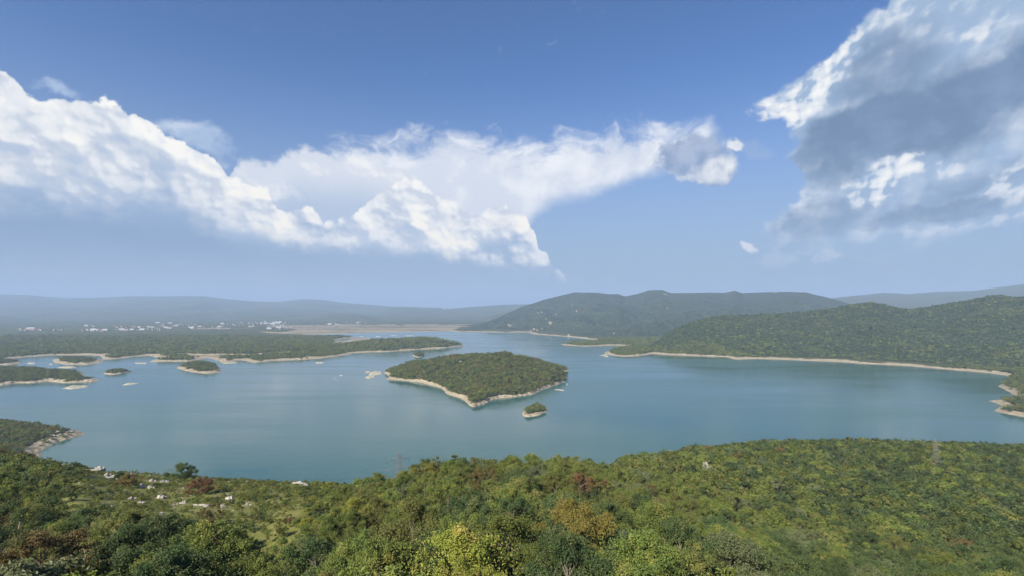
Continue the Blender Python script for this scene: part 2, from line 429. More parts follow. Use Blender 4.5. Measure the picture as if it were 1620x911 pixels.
def vscale(v, s):
    n = E.nt.nodes.new('ShaderNodeVectorMath'); n.operation = 'MULTIPLY'
    E.nt.links.new(v.s, n.inputs[0]); n.inputs[1].default_value = s if isinstance(s, tuple) else (s, s, s)
    return E(n.outputs[0])
def bump(height, strength, dist, normal=None):
    n = E.nt.nodes.new('ShaderNodeBump'); n.inputs['Strength'].default_value = strength; n.inputs['Distance'].default_value = dist
    E.nt.links.new(height.s, n.inputs['Height'])
    if normal is not None: E.nt.links.new(normal.s, n.inputs['Normal'])
    return E(n.outputs[0])

def land_material(name, woods, meadow, pale, scale=1.0, bumpd=5.0, tex=70.0, big=0):
    """bare limestone where the surface attribute 'dry' is 1, scrub and woodland floor elsewhere"""
    m, t, o = new_mat(name)
    p = geo_pos()
    n1 = noise(p, 0.0035 * scale, 5, 0.6); n2 = noise(p, 1 / tex * 4.5, 4, 0.65); n3 = noise(p, 0.03, 5, 0.65)
    cellz = voro(p, 1 / 9.0, 0, 0.5, 0.4)
    woods = [gg(w_) for w_ in woods]; meadow = gg(meadow)
    c1 = mixc(sstep(n1, 0.35, 0.65), woods[0], woods[1])
    c1 = mixc(sstep(n2 + (n1 - 0.5) * 0.5, 0.46, 0.66), c1, woods[2])
    c1 = mixc(sstep(n3, 0.60, 0.72) * 0.75, c1, meadow)
    dry = attr('dry')
    if name == 'hillside_soil':
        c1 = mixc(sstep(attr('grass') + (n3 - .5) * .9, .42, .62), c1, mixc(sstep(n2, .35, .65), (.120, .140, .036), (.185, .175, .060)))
    rk = mixc(sstep(n3, 0.35, 0.65), pale[0], pale[1])
    rk = mixc(sstep(noise(vscale(p, (0.02, 0.02, 0.9)), 1.0, 4, 0.6), 0.45, 0.62) * 0.45, rk, pale[2])
    zz = E.nt.nodes.new('ShaderNodeSeparateXYZ'); E.nt.links.new(p.s, zz.inputs[0]); Zs = E(zz.outputs[2])
    rk = mixc(sstep(noise(xyz(0.0, 0.0, Zs + (n3 - .5) * 2.2), 1.3, 3, .6), .46, .58) * .55 * (1.0 - sstep(Zs, 8.0, 14.0)), rk, tuple(v * .55 for v in pale[2]))
    rk = mixc((1.0 - sstep(Zs + (n2 - .5) * 1.2, .15, .9)) * (.15 if name == 'shoal_gravel' else .6), rk, tuple(v * .45 for v in pale[1]))
    f = sstep(dry + (n3 - 0.5) * 0.55 + (n2 - 0.5) * 0.35, 0.36, 0.60)
    c1 = mixc(f, c1, rk)
    h = (1.0 - cellz) * 0.6 + n2 * 0.4
    nb = bump(n1, 1.0, big * 1.8) if big else None
    principled(t, o, c1, 0.95, 0.1, bump(h, 0.9, bumpd, nb))
    return m

LIME = ((0.290, 0.255, 0.178), (0.375, 0.335, 0.245), (0.185, 0.150, 0.100))
M = {}
GN = GROUND_GAIN
def gg(c3): return tuple(v * GN for v in c3)
M['land'] = land_material('scrub_land', ((0.042, 0.052, 0.022), (0.062, 0.064, 0.030), (0.026, 0.036, 0.016)), (0.13, 0.115, 0.06), LIME)
M['far'] = land_material('far_woods', ((0.050, 0.066, 0.030), (0.078, 0.086, 0.042), (0.026, 0.038, 0.020)), (0.15, 0.14, 0.08), LIME, 1.0, 11.0, 110.0, 70.0)
M['island'] = land_material('island_soil', ((0.044, 0.048, 0.020), (0.062, 0.054, 0.028), (0.028, 0.033, 0.015)), (0.13, 0.10, 0.06), LIME)  # soil darkened under the trees, shade put into its colour
M['shoal'] = land_material('shoal_gravel', ((.2, .19, .14),) * 3, (.2, .19, .14), ((0.36, 0.34, 0.25), (0.44, 0.42, 0.32), (0.28, 0.26, 0.19)))
M['mount'] = land_material('cloud_dimmed_woods', ((0.026, 0.040, 0.024), (0.044, 0.056, 0.030), (0.016, 0.026, 0.018)), (0.11, 0.105, 0.06), LIME, 1.0, 11.0, 110.0, 70.0)  # darker copy of the far woods, cloud shade painted into the colour
M['near'] = land_material('hillside_soil', ((0.034, 0.036, 0.016), (0.042, 0.042, 0.020), (0.024, 0.027, 0.012)), (0.060, 0.055, 0.030), ((0.33, 0.30, 0.24), (0.5, 0.47, 0.42), (0.26, 0.2, 0.14)), 6.0, 0.35, 6.0)  # wood floor colours kept dark to paint shade between the crowns

# ------------------------------------------------------------------ outlines of the shores
LAND = [W(*p) for p in [(-1500, 580), (-400, 577), (-100, 573), (0, 569.6), (25, 566), (49, 563.5), (86, 561), (138, 561), (158, 562), (163, 568), (188, 567), (212, 563.5), (235, 562), (243, 564), (262, 566.5), (240, 569.5), (236, 571.6), (262, 571.3), (300, 571), (316, 568.5), (330, 565.5), (345, 570), (349, 573), (372, 572), (380, 569), (392, 571), (400, 573.2), (437, 570), (486, 568), (511, 566), (531, 563.5), (553, 560), (558, 558), (583, 556.5), (612, 556), (637, 554), (672, 551.6), (696, 550.6), (721, 548), (735, 546.2), (728, 544), (718, 542.5), (704, 540.5), (700, 537), (690, 534.5), (662, 534.2), (640, 535.5), (618, 536.8), (600, 537.5), (590, 535.6), (584, 533.8), (560, 534.8), (548, 538), (536, 539.5), (530, 537.5), (545, 535), (566, 532.5), (556, 531.6), (523, 531), (499, 530), (469, 529),
    (499, 528), (548, 526.6), (597, 525), (647, 524.3), (716, 522.8), (720, 524.2), (755, 524.2), (800, 525), (837, 524.6), (839, 526.5), (849, 528.4), (875, 530), (899, 532), (920, 534.4), (935, 536), (945, 538.5), (925, 540.5), (899, 541), (887, 544.8), (905, 546.3), (930, 547.2), (948, 546.5), (975, 545.5), (1000, 547.4), (975, 550.6), (958, 556), (955, 558.5), (966, 561), (985, 563.4), (1012, 562.4), (1035, 558.7), (1059, 560.5), (1096, 561.8), (1146, 563.7), (1165, 567.8), (1180, 567.2), (1200, 566.5), (1240, 568), (1279, 569.8), (1332, 572), (1358, 574), (1437, 578), (1503, 583.8), (1569, 589.5), (1600, 594.5), (1594, 599), (1580, 610), (1592, 617), (1604, 624), (1592, 630), (1562, 633.5), (1574, 636), (1583, 641), (1572, 649.5), (1600, 655.5), (1625, 660), (1700, 668), (2000, 690)]]
LAND = [(-24000.0, 1900.0)] + LAND + [(2600.0, 300.0), (24000.0, -2000.0), (24000.0, 24000.0), (-24000.0, 24000.0)]
SPIT = [W(*p) for p in [(-900, 676), (-100, 668), (0, 665), (40, 668), (90, 675), (125, 681), (137, 684), (118, 691), (98, 697), (84, 702), (66, 711), (60, 770), (-200, 770), (-900, 750)]]

def sdf(x, y, poly):
    """signed distance to a closed outline, positive inside"""
    shp = x.shape; x, y = x.ravel(), y.ravel()
    d2 = np.full(x.shape, 1e18); ins = np.zeros(x.shape, bool)
    P = list(poly)
    for (ax, ay), (bx, by) in zip(P, P[1:] + P[:1]):
        ex, ey = bx - ax, by - ay
        t = np.clip(((x - ax) * ex + (y - ay) * ey) / (ex * ex + ey * ey + 1e-9), 0, 1)
        qx, qy = x - ax - t * ex, y - ay - t * ey
        np.minimum(d2, qx * qx + qy * qy, out=d2)
        c = (ay > y) != (by > y)
        if by != ay: ins ^= c & (x < (bx - ax) * (y - ay) / (by - ay) + ax)
    d = np.sqrt(d2)
    return np.where(ins, d, -d).reshape(shp)
def crest_dist(x, y, pts):
    """distance to a crest line and its height there"""
    d2 = np.full(x.shape, 1e18); hh = np.zeros(x.shape)
    if len(pts) == 1: pts = [pts[0], (pts[0][0] + .1, pts[0][1], pts[0][2])]
    for (ax, ay, az_), (bx, by, bz) in zip(pts, pts[1:]):
        ex, ey = bx - ax, by - ay
        t = np.clip(((x - ax) * ex + (y - ay) * ey) / (ex * ex + ey * ey + 1e-9), 0, 1)
        q = (x - ax - t * ex) ** 2 + (y - ay - t * ey) ** 2
        k = q < d2
        d2 = np.where(k, q, d2); hh = np.where(k, az_ + (bz - az_) * t, hh)
    return np.sqrt(d2), hh
def bank(sd, h=7.0, slope=0.27):
    return np.where(sd < 0, np.maximum(sd * 0.3, -9.0), h * (1 - np.exp(-np.maximum(sd, 0) * slope * 1.25 / h)))

# ------------------------------------------------------------------ the near hillside, as heights over (x, y)
FG = {  # bearing column: (depth, sight line of the tree tops)
    -300: [(25, 1180), (45, 980), (70, 880), (100, 805), (140, 745), (190, 715), (260, 698), (380, 690), (560, 682)],
    0:    [(25, 1180), (45, 960), (70, 862), (100, 795), (140, 745), (185, 722), (240, 712), (330, 705), (450, 700)],
    100:  [(25, 1150), (45, 900), (70, 815), (100, 785), (140, 755), (185, 733), (235, 722)],
    200:  [(25, 1150), (45, 905), (70, 818), (100, 797), (140, 772), (180, 752), (215, 741)],
    300:  [(25, 1160), (45, 930), (70, 850), (100, 812), (140, 777), (180, 756), (215, 746)],
    400:  [(25, 1160), (45, 950), (70, 868), (100, 815), (140, 777), (180, 757), (210, 751)],
    500:  [(25, 1150), (45, 940), (70, 855), (100, 800), (140, 768), (180, 757), (200, 756)],
    600:  [(25, 1140), (45, 925), (70, 845), (100, 792), (140, 762), (170, 754)],
    690:  [(25, 1120), (45, 910), (70, 820), (100, 768), (130, 735), (145, 728)],
    800:  [(25, 1110), (45, 895), (70, 805), (100, 760), (130, 733), (155, 722)],
    900:  [(25, 1110), (45, 890), (70, 805), (100, 765), (135, 737), (170, 722), (200, 718)],
    1000: [(25, 1120), (45, 905), (70, 828), (100, 790), (140, 780), (190, 752), (250, 727), (310, 712)],
    1100: [(25, 1150), (45, 930), (70, 850), (100, 822), (140, 815), (190, 775), (260, 730), (330, 707), (380, 701)],
    1200: [(25, 1170), (45, 970), (70, 890), (100, 860), (140, 840), (190, 795), (260, 740), (340, 706), (420, 692)],
    1350: [(25, 1200), (45, 1000), (70, 930), (100, 895), (140, 862), (190, 815), (260, 757), (340, 714), (430, 690)],
    1500: [(25, 1220), (45, 1010), (70, 945), (100, 910), (140, 872), (190, 828), (260, 768), (340, 722), (440, 694)],
    1620: [(25, 1220), (45, 1000), (70, 930), (100, 895), (140, 868), (190, 832), (260, 778), (340, 732), (440, 702), (500, 699)],
    1900: [(25, 1200), (45, 980), (70, 900), (100, 875), (140, 850), (190, 825), (260, 778), (340, 735), (440, 705), (520, 697)],
}
def tree_h(tx, y):
    """typical crown height over the ground; tx = x / y"""
    u = UC + FPX * tx
    h = np.interp(y, [0, 40, 90, 200, 450], [7.6, 7.2, 5.8, 4.8, 4.5])
    mead = smooth01(u, 50, 150) * (1 - smooth01(u, 470, 610)) * smooth01(y, 66, 100)
    return h * (1 - mead) + 1.15 * mead, mead
def fg_height(x, y):
    yy = np.maximum(y, 25.0)
    tx = np.clip(x / yy, -1.5, 1.5); u = UC + FPX * tx
    cols = sorted(FG); Z = []
    for cu in cols:
        ds = [0.0] + [d for d, _ in FG[cu]]; zs = [203.5]
        zs += [CAM_H - d * (v - VH) / FPX for d, v in FG[cu]]
        D, ZD = ds[-1], zs[-1]
        ds += [D + 30, D + 80, D + 1500]; zs += [ZD - 14, ZD - 44, ZD - 900]
        Z.append(np.interp(np.maximum(y, 0), ds, zs))
    Z = np.array(Z)
    k = np.clip(np.searchsorted(cols, u) - 1, 0, len(cols) - 2)
    c0, c1 = np.array(cols)[k], np.array(cols)[k + 1]
    w = np.clip((u - c0) / (c1 - c0), 0, 1); w = w * w * (3 - 2 * w)
    idx = np.arange(Z[0].size); Zf = Z.reshape(len(cols), -1)
    z = (Zf[k.ravel(), idx] * (1 - w.ravel()) + Zf[(k + 1).ravel(), idx] * w.ravel()).reshape(x.shape)
    z = z - tree_h(x / yy, np.maximum(y, 0))[0]
    z = z + np.clip(-y, 0, 400) * 0.25 + 1.1 * fbm(x / 28, y / 28, 4, .5, 501) * smooth01(np.hypot(x, y), 10, 60)
    return z

HILLS = [  # crest lines on the low land: points (u, v, depth) seen over the tree tops
    [(470, 547, 2380), (540, 549, 2400), (590, 541, 2500), (623, 534.5, 2560), (655, 541, 2560), (672, 532.5, 2640), (690, 535, 2640), (710, 545, 2560)],
    [(1010, 549, 2350), (1060, 546, 2350), (1110, 540, 2300)],
    [(1600, 597, 1330), (1660, 590, 1300), (1800, 570, 1250), (2200, 560, 1200)],
    [(895, 539.5, 2880), (925, 539.5, 2850)],
]
HILLS = [[atd(*p) for p in h] for h in HILLS]
FLATS = [  # dry lake bed and fields, low and pale
    [(430, 514), (520, 513.2), (640, 513.4), (800, 513.5), (800, 516), (730, 517.5), (716, 523), (647, 524.5), (548, 527), (469, 529.6), (440, 526), (470, 522), (430, 518)],
    [(523, 545.5), (530, 537), (545, 535), (560, 533), (592, 534), (594, 538), (575, 541), (545, 546)],
    [(445, 552), (478, 549.3), (480, 551.5), (446, 554)],
    [(260, 560), (400, 561.5), (470, 557), (470, 559), (400, 565), (300, 566)],
    [(625, 543), (650, 542), (648, 547), (628, 547)],
    [(300, 519.8), (365, 518.8), (365, 521), (300, 521.5)],
    [(405, 524.5), (470, 527), (468, 529.5), (430, 528)],
]
FLATS = [[W(*q) for q in f] for f in FLATS]

def low_height(x, y):
    """the plain, the peninsula, the shores: returns z, dry"""
    sd = sdf(x, y, LAND)
    jag = 9 * fbm(x / 70, y / 70, 4, .6, 601)
    sd = sd + jag * smooth01(y, 900, 1400)
    z = bank(sd, 6.5, .25)
    inl = np.clip(sd, 0, None)
    z = z + np.where(sd > 0, 5 * (1 - np.exp(-inl / 260)) * (1 + fbm(x / 420, y / 420, 4, .5, 611)) , 0)
    z = z + np.where(sd > 30, (2.0 + 5.0 * smooth01(inl, 100, 900)) * fbm(x / 230, y / 230, 4, .5, 617) * smooth01(sd, 30, 150), 0)
    for h in HILLS:
        dc, hh = crest_dist(x, y, h)
        w = np.clip(sd, 0, None) / (np.clip(sd, 0, None) + dc * 0.9 + 1e-6)
        z = np.maximum(z, np.where(sd > 0, bank(sd, 6.5, .25) + (hh - 10) * np.clip(w, 0, 1) ** 0.9 * np.exp(-(dc / 330) ** 2), -99))
    edge = 4.6 * fbm(x / 110, y / 110, 6, .66, 661)
    dry = 1 - smooth01(z + edge, 3.6, 6.4)
    for f in FLATS:
        fd = sdf(x, y, f)
        k = smooth01(fd + 14 * fbm(x / 60, y / 60, 3, .5, 623), -10, 14) * (sd > 0)
        z = z * (1 - k) + np.minimum(z, 2.5 + 0.6 * fbm(x / 40, y / 40, 3, .5, 625)) * k
        hedge = smooth01(fbm(x / 900, y / 160, 4, .55, 631), .10, .22)
        dry = np.maximum(dry, k * (1 - .9 * hedge))
    sp = sdf(x, y, SPIT) + 5 * fbm(x / 30, y / 30, 4, .6, 641)
    zs = bank(sp, 6.5, .3) + np.where(sp > 0, 6 * (1 - np.exp(-np.clip(sp, 0, None) / 60)), 0)
    k = sp > sd
    # rain-washed limestone clearings scattered through the scrub
    clear_ = smooth01(fbm(x / 130, y / 75, 5, .62, 655), .34, .50) * smooth01(sd, 20, 60) * (1 - .45 * smooth01(sd, 500, 1600)) * .8
    dry = np.maximum(dry, clear_)
    dry = np.where(k, 1 - smooth01(zs, 4.2, 7.4), dry)
    return np.where(k, zs, z), dry

def ground_sheet():
    a1 = np.linspace(rad(-57), rad(57), 1150)
    a2 = np.linspace(rad(57), rad(303), 84)[1:-1]
    th = np.concatenate([a1, a2])
    lr = np.concatenate([np.arange(math.log(6), math.log(560), .013), np.arange(math.log(560), math.log(6000), .0046), np.arange(math.log(6000), math.log(33900), .02)])
    r = np.exp(lr)
    T, R = np.meshgrid(th, r, indexing='ij')
    X, Y = R * np.sin(T), R * np.cos(T)
    Z = np.full(X.shape, -12.0); D = np.zeros(X.shape)
    near = (R < 1500)
    zf = fg_height(X[near], Y[near])
    lowm = (R > 420)
    zl, dl = low_height(X[lowm], Y[lowm])
    Z[lowm] = zl; D[lowm] = dl
    Zn = np.full(X.shape, -99.0); Zn[near] = zf
    Zn = np.where((Y < 0) & near, np.maximum(Zn, 200 - np.abs(X) * 0.1 - R * 0.02), Zn)
    fg = Zn > Z
    Z = np.where(fg, Zn, Z)
    Dn = np.where(Z < 7, 1 - smooth01(Z, 4.2, 7.4), 0.0)
    D = np.where(fg, Dn, D)
    GR = tree_h(X / np.maximum(Y, 20), np.maximum(Y, 0))[1] * fg * (Y > 0)
    Z = np.maximum(Z, -14.0)
    V = np.stack([X, Y, Z], -1).reshape(-1, 3)
    F = grid_faces(len(th), len(r), True)
    c = len(V)
    V = np.vstack([V, [[0, 0, float(Z[0, 0])]]])
    n, k = len(th), len(r)
    Dd = np.append(D.ravel(), 0)
    rr = R.ravel()
    mi = (rr[F[:, 0]] > 640).astype(np.int32)
    mi[rr[F[:, 0]] > 5200] = 2
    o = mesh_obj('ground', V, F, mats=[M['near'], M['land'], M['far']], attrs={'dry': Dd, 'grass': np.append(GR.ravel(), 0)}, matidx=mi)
    cap = mesh_obj('ground_cap', np.array([[6.3 * math.sin(t), 6.3 * math.cos(t), 0] for t in np.linspace(0, 2 * math.pi, 24, endpoint=False)] + [[0, 0, 0]]), [(i, (i + 1) % 24, 24) for i in range(24)], M['near'], link=False)
    # close the small hole under the viewer
    me = cap.data; z0 = float(np.min(Z[:, 0])) + .2
    for v in me.vertices: v.co.z = z0
    cap.name = 'ground_plug'; COL.objects.link(cap)
    tag(cap, kind='structure'); tag(o, kind='structure')
    return o
ground_sheet()

# ------------------------------------------------------------------ water
def water():
    m, t, o = new_mat('lake_water')
    p = geo_pos()
    n1 = noise(vscale(p, (0.0011, 0.0060, 1)), 1.0, 6, .62, .8)
    n2 = noise(vscale(p, (0.35, 0.5, 1)), 1.0, 5, .6, 0.4)
    n3 = noise(vscale(p, (0.045, 0.075, 1)), 1.0, 3, .5)
    col = mixc(sstep(n1, .35, .65), WATER_A, WATER_B)
    ro = sstep(n1, .3, .7) * 0.17 + 0.055
    b = principled(t, o, col, ro, 0.5, bump(n2 * .5 + n3 * 1.5, 0.22, 0.5))
    b.inputs['IOR'].default_value = 1.333
    n = 60
    xs = np.concatenate([np.linspace(-24000, -5000, 8)[:-1], np.linspace(-5000, 5000, n), np.linspace(5000, 24000, 8)[1:]])
    ys = np.concatenate([np.linspace(250, 6000, n), np.linspace(6000, 23000, 8)[1:]])
    X, Y = np.meshgrid(xs, ys, indexing='ij')
    V = np.stack([X, Y, 0 * X], -1).reshape(-1, 3)
    w = mesh_obj('lake_water', V, grid_faces(len(xs), len(ys)), m)
    w.name = 'water'; tag(w, 'calm blue green lake water between the wooded shores', kind='structure')
water()

# ------------------------------------------------------------------ mountains and long hills
def U_of(x, y): return UC + FPX * x / y
RIDGE = {}
def ridge(name, label, crest, foot, back, mat, nu=300, spots=(), nt_=60, amp=20.0, wl=600.0, pw=1.0, seed=0, z0=4.0, rough=.5, camp=2.0, clears=0.0):
    """a long hill: foot (u, depth), crest (u, v, depth)"""
    us = np.linspace(crest[0][0], crest[-1][0], nu)
    cd = np.interp(us, [c_[0] for c_ in crest], [c_[2] for c_ in crest])
    cv = np.interp(us, [c_[0] for c_ in crest], [c_[1] for c_ in crest])
    cz = CAM_H - cd * (cv - VH) / FPX
    fd = np.interp(us, [f[0] for f in foot], [f[1] for f in foot])
    t = np.concatenate([np.linspace(0, 1, nt_), 1 + np.linspace(0, 1, 10)[1:]])
    U, T = np.meshgrid(us, t, indexing='ij')
    CD, CZ, FD = cd[:, None], cz[:, None], fd[:, None]
    Y = np.where(T <= 1, FD + (CD - FD) * T, CD + back * (T - 1))
    X = (U - UC) / FPX * Y
    base = np.where(T <= 1, np.clip(T, 0, 1) ** pw, np.clip(2 - T, 0, 1) ** 1.2)
    Z = z0 - 6 * (T < 0.001) + (CZ - z0) * base
    env = np.where(T <= 1, np.sin(np.pi * np.clip(T, 0, 1) ** .85) ** .9, .0)
    Z = Z + env * amp * (ridged(X / wl, Y / wl, 5, rough, 700 + seed) - .80) + camp * fbm(X / (wl * .25), Y / (wl * .25), 4, .55, 750 + seed) * np.clip(T * 3, 0, 1)
    dry = clears * smooth01(fbm(X / (wl * .22), Y / (wl * .22), 5, .62, 770 + seed), .30, .52)
    for su, st, ru, rt, k in spots:
        dry = np.maximum(dry, k * smooth01(1 - ((U - su) / ru) ** 2 - ((T - st) / rt) ** 2 + .9 * fbm(X / 45, Y / 45, 4, .6, 790), .0, .6))
    o = mesh_obj(name, np.stack([X, Y, Z], -1).reshape(-1, 3), grid_faces(nu, len(t))[:, ::-1], mat, {'dry': dry.ravel()})
    tag(o, label, kind='structure')
    RIDGE.setdefault(name, []).append((us, t, X, Y, Z))
    return o
ridge('mountain_range', 'hazy blue mountain range far beyond the plain',
      [(-900, 455, 15000), (-500, 460, 15000), (-200, 466, 14500), (0, 465, 14500), (45, 466, 14500), (100, 471, 14500), (150, 470.5, 14500), (200, 468, 14500), (250, 468, 14500), (320, 467.5, 14500), (345, 471, 14500), (400, 476, 14500), (437, 477, 15000), (480, 472.5, 15500), (511, 473.5, 15500), (540, 478, 15500), (620, 484, 15500), (700, 486, 15500)],
      [(-900, 7200), (700, 7800)], 4000, M['far'], 360, (), 60, 200, 2600, 1.25, 1, z0=6, camp=12, clears=.5)
ridge('mountain_range', 'low hazy mountains behind the far end of the lake',
      [(540, 503, 12000), (580, 497, 12000), (617, 486.5, 12000), (637, 484.5, 12000), (667, 487, 12000), (700, 488.5, 12000), (746, 485, 12200), (800, 481, 12500), (900, 480, 12500), (1100, 478, 12500)],
      [(540, 8800), (1100, 8800)], 3000, M['far'], 200, (), 40, 60, 1800, 1.1, 2, z0=6, camp=8, clears=.3)
ridge('hills', 'low grey blue hill rising from the town plain',
      [(430, 516, 8600), (462, 508.5, 8600), (499, 500.5, 8800), (528, 495, 9000), (558, 495.5, 9000), (588, 500, 9000), (610, 507, 8900), (650, 513, 8800)],
      [(430, 7300), (650, 7300)], 1500, M['far'], 140, (), 36, 26, 900, .9, 3, z0=6, camp=5, clears=.3)
ridge('hills', 'dark low hill on the edge of the plain by the town',
      [(-900, 470, 8800), (-400, 482, 8800), (-100, 490, 8600), (0, 497.5, 8500), (40, 502.5, 8400), (80, 510.5, 8200), (115, 516, 8000), (150, 519.5, 7800)],
      [(-900, 6500), (150, 6700)], 1800, M['far'], 180, (), 40, 30, 1000, .95, 4, z0=6, camp=5, clears=.2)
ridge('hills', 'small blue spur behind the head of the lake',
      [(690, 516, 8200), (746, 509, 8200), (770, 501, 8200), (790, 494.5, 8200), (840, 492, 8200), (900, 490, 8200)],
      [(690, 6600), (900, 6600)], 1200, M['far'], 90, (), 30, 20, 900, .9, 5, z0=6, camp=5)
ridge('mountain', 'long blue mountain slope above the right shore valley',
      [(1180, 490, 8000), (1260, 480, 8500), (1313, 471.5, 9000), (1358, 466.5, 9000), (1400, 462.5, 9000), (1437, 464.5, 9000), (1485, 461, 9000), (1542, 459.5, 8800), (1595, 453, 8700), (1620, 449.5, 8600), (1800, 440, 8500), (2300, 425, 8000)],
      [(1180, 5600), (1620, 5200), (2300, 4800)], 2500, M['far'], 260, (), 50, 70, 1500, 1.0, 6, z0=10, camp=8, clears=.25)
ridge('hills', 'long pale foothill slope below the hazy blue range',
      [(-900, 486, 11500), (-200, 488, 11500), (60, 486, 11500), (180, 484, 11500), (300, 488, 11800), (420, 485, 12000), (520, 489, 12000), (600, 495, 12000), (680, 502, 12000)],
      [(-900, 7400), (680, 8200)], 2500, M['far'], 260, (), 50, 60, 1500, 1.1, 9, z0=6, camp=8, clears=.8)
ridge('mountain', 'wooded mountain darkened as under cloud with a knobbly summit ridge beyond the lake',
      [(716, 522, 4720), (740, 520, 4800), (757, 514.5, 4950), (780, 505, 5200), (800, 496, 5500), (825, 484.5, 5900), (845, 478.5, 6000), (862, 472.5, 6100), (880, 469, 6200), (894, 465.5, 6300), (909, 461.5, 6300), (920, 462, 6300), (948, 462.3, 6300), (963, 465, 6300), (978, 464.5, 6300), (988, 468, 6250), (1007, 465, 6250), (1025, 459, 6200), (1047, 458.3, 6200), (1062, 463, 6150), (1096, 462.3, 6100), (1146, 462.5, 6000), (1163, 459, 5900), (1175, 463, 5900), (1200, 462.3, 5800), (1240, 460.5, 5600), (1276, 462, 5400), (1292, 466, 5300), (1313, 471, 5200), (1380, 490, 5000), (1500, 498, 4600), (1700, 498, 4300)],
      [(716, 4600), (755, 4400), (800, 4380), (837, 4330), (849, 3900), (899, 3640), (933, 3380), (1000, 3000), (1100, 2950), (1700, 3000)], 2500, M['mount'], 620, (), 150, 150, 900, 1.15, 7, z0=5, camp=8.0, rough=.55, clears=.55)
ridge('hill', 'steep green hill rising straight from the right shore',
      [(1028, 549, 2330), (1042, 540, 2450), (1055, 529, 2520), (1067, 521, 2600), (1086, 514, 2650), (1109, 505.5, 2700), (1133, 500.5, 2750), (1170, 499.5, 2750), (1200, 498, 2750), (1240, 496.5, 2750), (1279, 492.5, 2720), (1311, 489, 2700), (1348, 482.5, 2680), (1379, 479, 2650), (1400, 483, 2680), (1437, 490.3, 2720), (1463, 486.5, 2680), (1516, 478.5, 2600), (1553, 471.5, 2500), (1579, 467.5, 2450), (1600, 471, 2400), (1620, 471, 2350), (1800, 462, 2250), (2300, 440, 2000)],
      [(1028, 2270), (1059, 2230), (1096, 2180), (1146, 2130), (1200, 2040), (1279, 1975), (1332, 1925), (1358, 1880), (1437, 1800), (1503, 1700), (1569, 1610), (1620, 1560), (1800, 1480), (2300, 1300)], 900, M['land'], 560, ((1200, .93, 34, .10, 1.0), (1225, .82, 20, .08, .8), (1585, .80, 40, .07, .8), (1470, .78, 30, .06, .7), (1350, .92, 14, .04, .7)), 110, 44, 520, .95, 8, z0=6, camp=1.6, rough=.5, clears=.5)

# ------------------------------------------------------------------ islands
ISL = {}
def island(label, pts, crest=None, top=1.6, res=90, jag=3.0, bh=6.5, seed=0, dryall=False, name='island', slope=.32):
    P = [W(*p) for p in pts]
    xs, ys = [p[0] for p in P], [p[1] for p in P]
    pad = 22 + jag
    w, h = max(xs) - min(xs) + 2 * pad, max(ys) - min(ys) + 2 * pad
    nx, ny = max(12, int(res * min(1, w / h) ** .5)), max(12, int(res * min(1, h / w) ** .5))
    gx, gy = np.linspace(min(xs) - pad, max(xs) + pad, nx), np.linspace(min(ys) - pad, max(ys) + pad, ny)
    C_ = [atd(*c_) for c_ in crest] if crest else None
    def height(X, Y):
        sd = sdf(X, Y, P) + jag * fbm(X / 26, Y / 26, 4, .6, 800 + seed)
        if not C_:
            z = np.where(sd < 0, np.maximum(sd * .3, -9), top * (1 - np.exp(-np.clip(sd, 0, None) / (top * 3.2)))) + .25 * fbm(X / 6, Y / 6, 3, .5, 805 + seed)
            return z, sd, np.ones(X.shape)
        dc, hh = crest_dist(X, Y, C_)
        s_ = np.clip(sd, 0, None)
        wgt = np.clip(s_ / (s_ + dc * .85 + 1e-6), 0, 1)
        z = bank(sd, bh, slope) + np.where(sd > 0, np.maximum(hh - bh, 0) * wgt ** .85, 0)
        z = z + np.where(sd > 12, fbm(X / 45, Y / 45, 4, .5, 810 + seed) * min(6, .1 * max(c_[2] for c_ in C_)) * smooth01(sd, 12, 60), 0) + .3 * fbm(X / 9, Y / 9, 3, .6, 812 + seed)
        return z, sd, 1 - smooth01(z + 4.6 * fbm(X / 48, Y / 48, 6, .66, 815 + seed) * bh / 6.5, bh * .55, bh * .95)
    X, Y = np.meshgrid(gx, gy, indexing='ij')
    Z, sd, dry = height(X, Y)
    if C_ and max(c_[2] for c_ in C_) > 30:
        dry = np.maximum(dry, smooth01(fbm(X / 40, Y / 40, 5, .62, 820 + seed), .36, .50) * .9)
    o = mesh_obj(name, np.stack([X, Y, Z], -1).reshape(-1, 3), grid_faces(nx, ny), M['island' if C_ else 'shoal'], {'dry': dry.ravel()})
    tag(o, label, kind='structure')
    ISL[label] = (P, height, (min(xs), max(xs), min(ys), max(ys)))
    return o
BIG = 'large wooded island with a pale rocky rim in the middle of the lake'
island(BIG, [(610, 599), (617, 596), (608, 588.5), (622, 586.3), (635, 580.5), (637, 576), (645, 574.5), (680, 573.5), (740, 572.5), (800, 573), (850, 576), (876, 580), (891, 582.5), (901, 585.2), (894, 588), (888, 592), (899, 595), (893, 598), (894, 603), (876.5, 609.5), (857, 616.5), (843, 623.3), (817, 627), (790, 629.5), (778, 632), (768, 637.5), (748, 643), (741, 640), (736, 633.5), (726, 628.5), (707, 622.5), (703, 617.5), (698, 613), (679, 607.6), (667, 604.6), (635.5, 601)],
       [(648, 577, 1560), (672, 572, 1560), (690, 566.5, 1560), (720, 563, 1520), (755, 561, 1480), (780, 560, 1460), (797, 557.5, 1460), (806, 559, 1460), (818, 564, 1460), (850, 569, 1450), (872, 577, 1480)], res=420, jag=4.5, seed=1, bh=7.0)
ISLET = 'small pale rock islet topped by a clump of trees in front of the large island'
island(ISLET, [(826, 654.6), (828, 657.8), (836, 659), (853, 656.5), (866.7, 650), (868, 646.7), (860, 643), (850, 642), (837, 645.5), (827, 651)], [(842, 640.5, 1018), (850, 640, 1025), (857, 643, 1025)], res=110, jag=1.2, bh=4.5, seed=2, slope=.6)
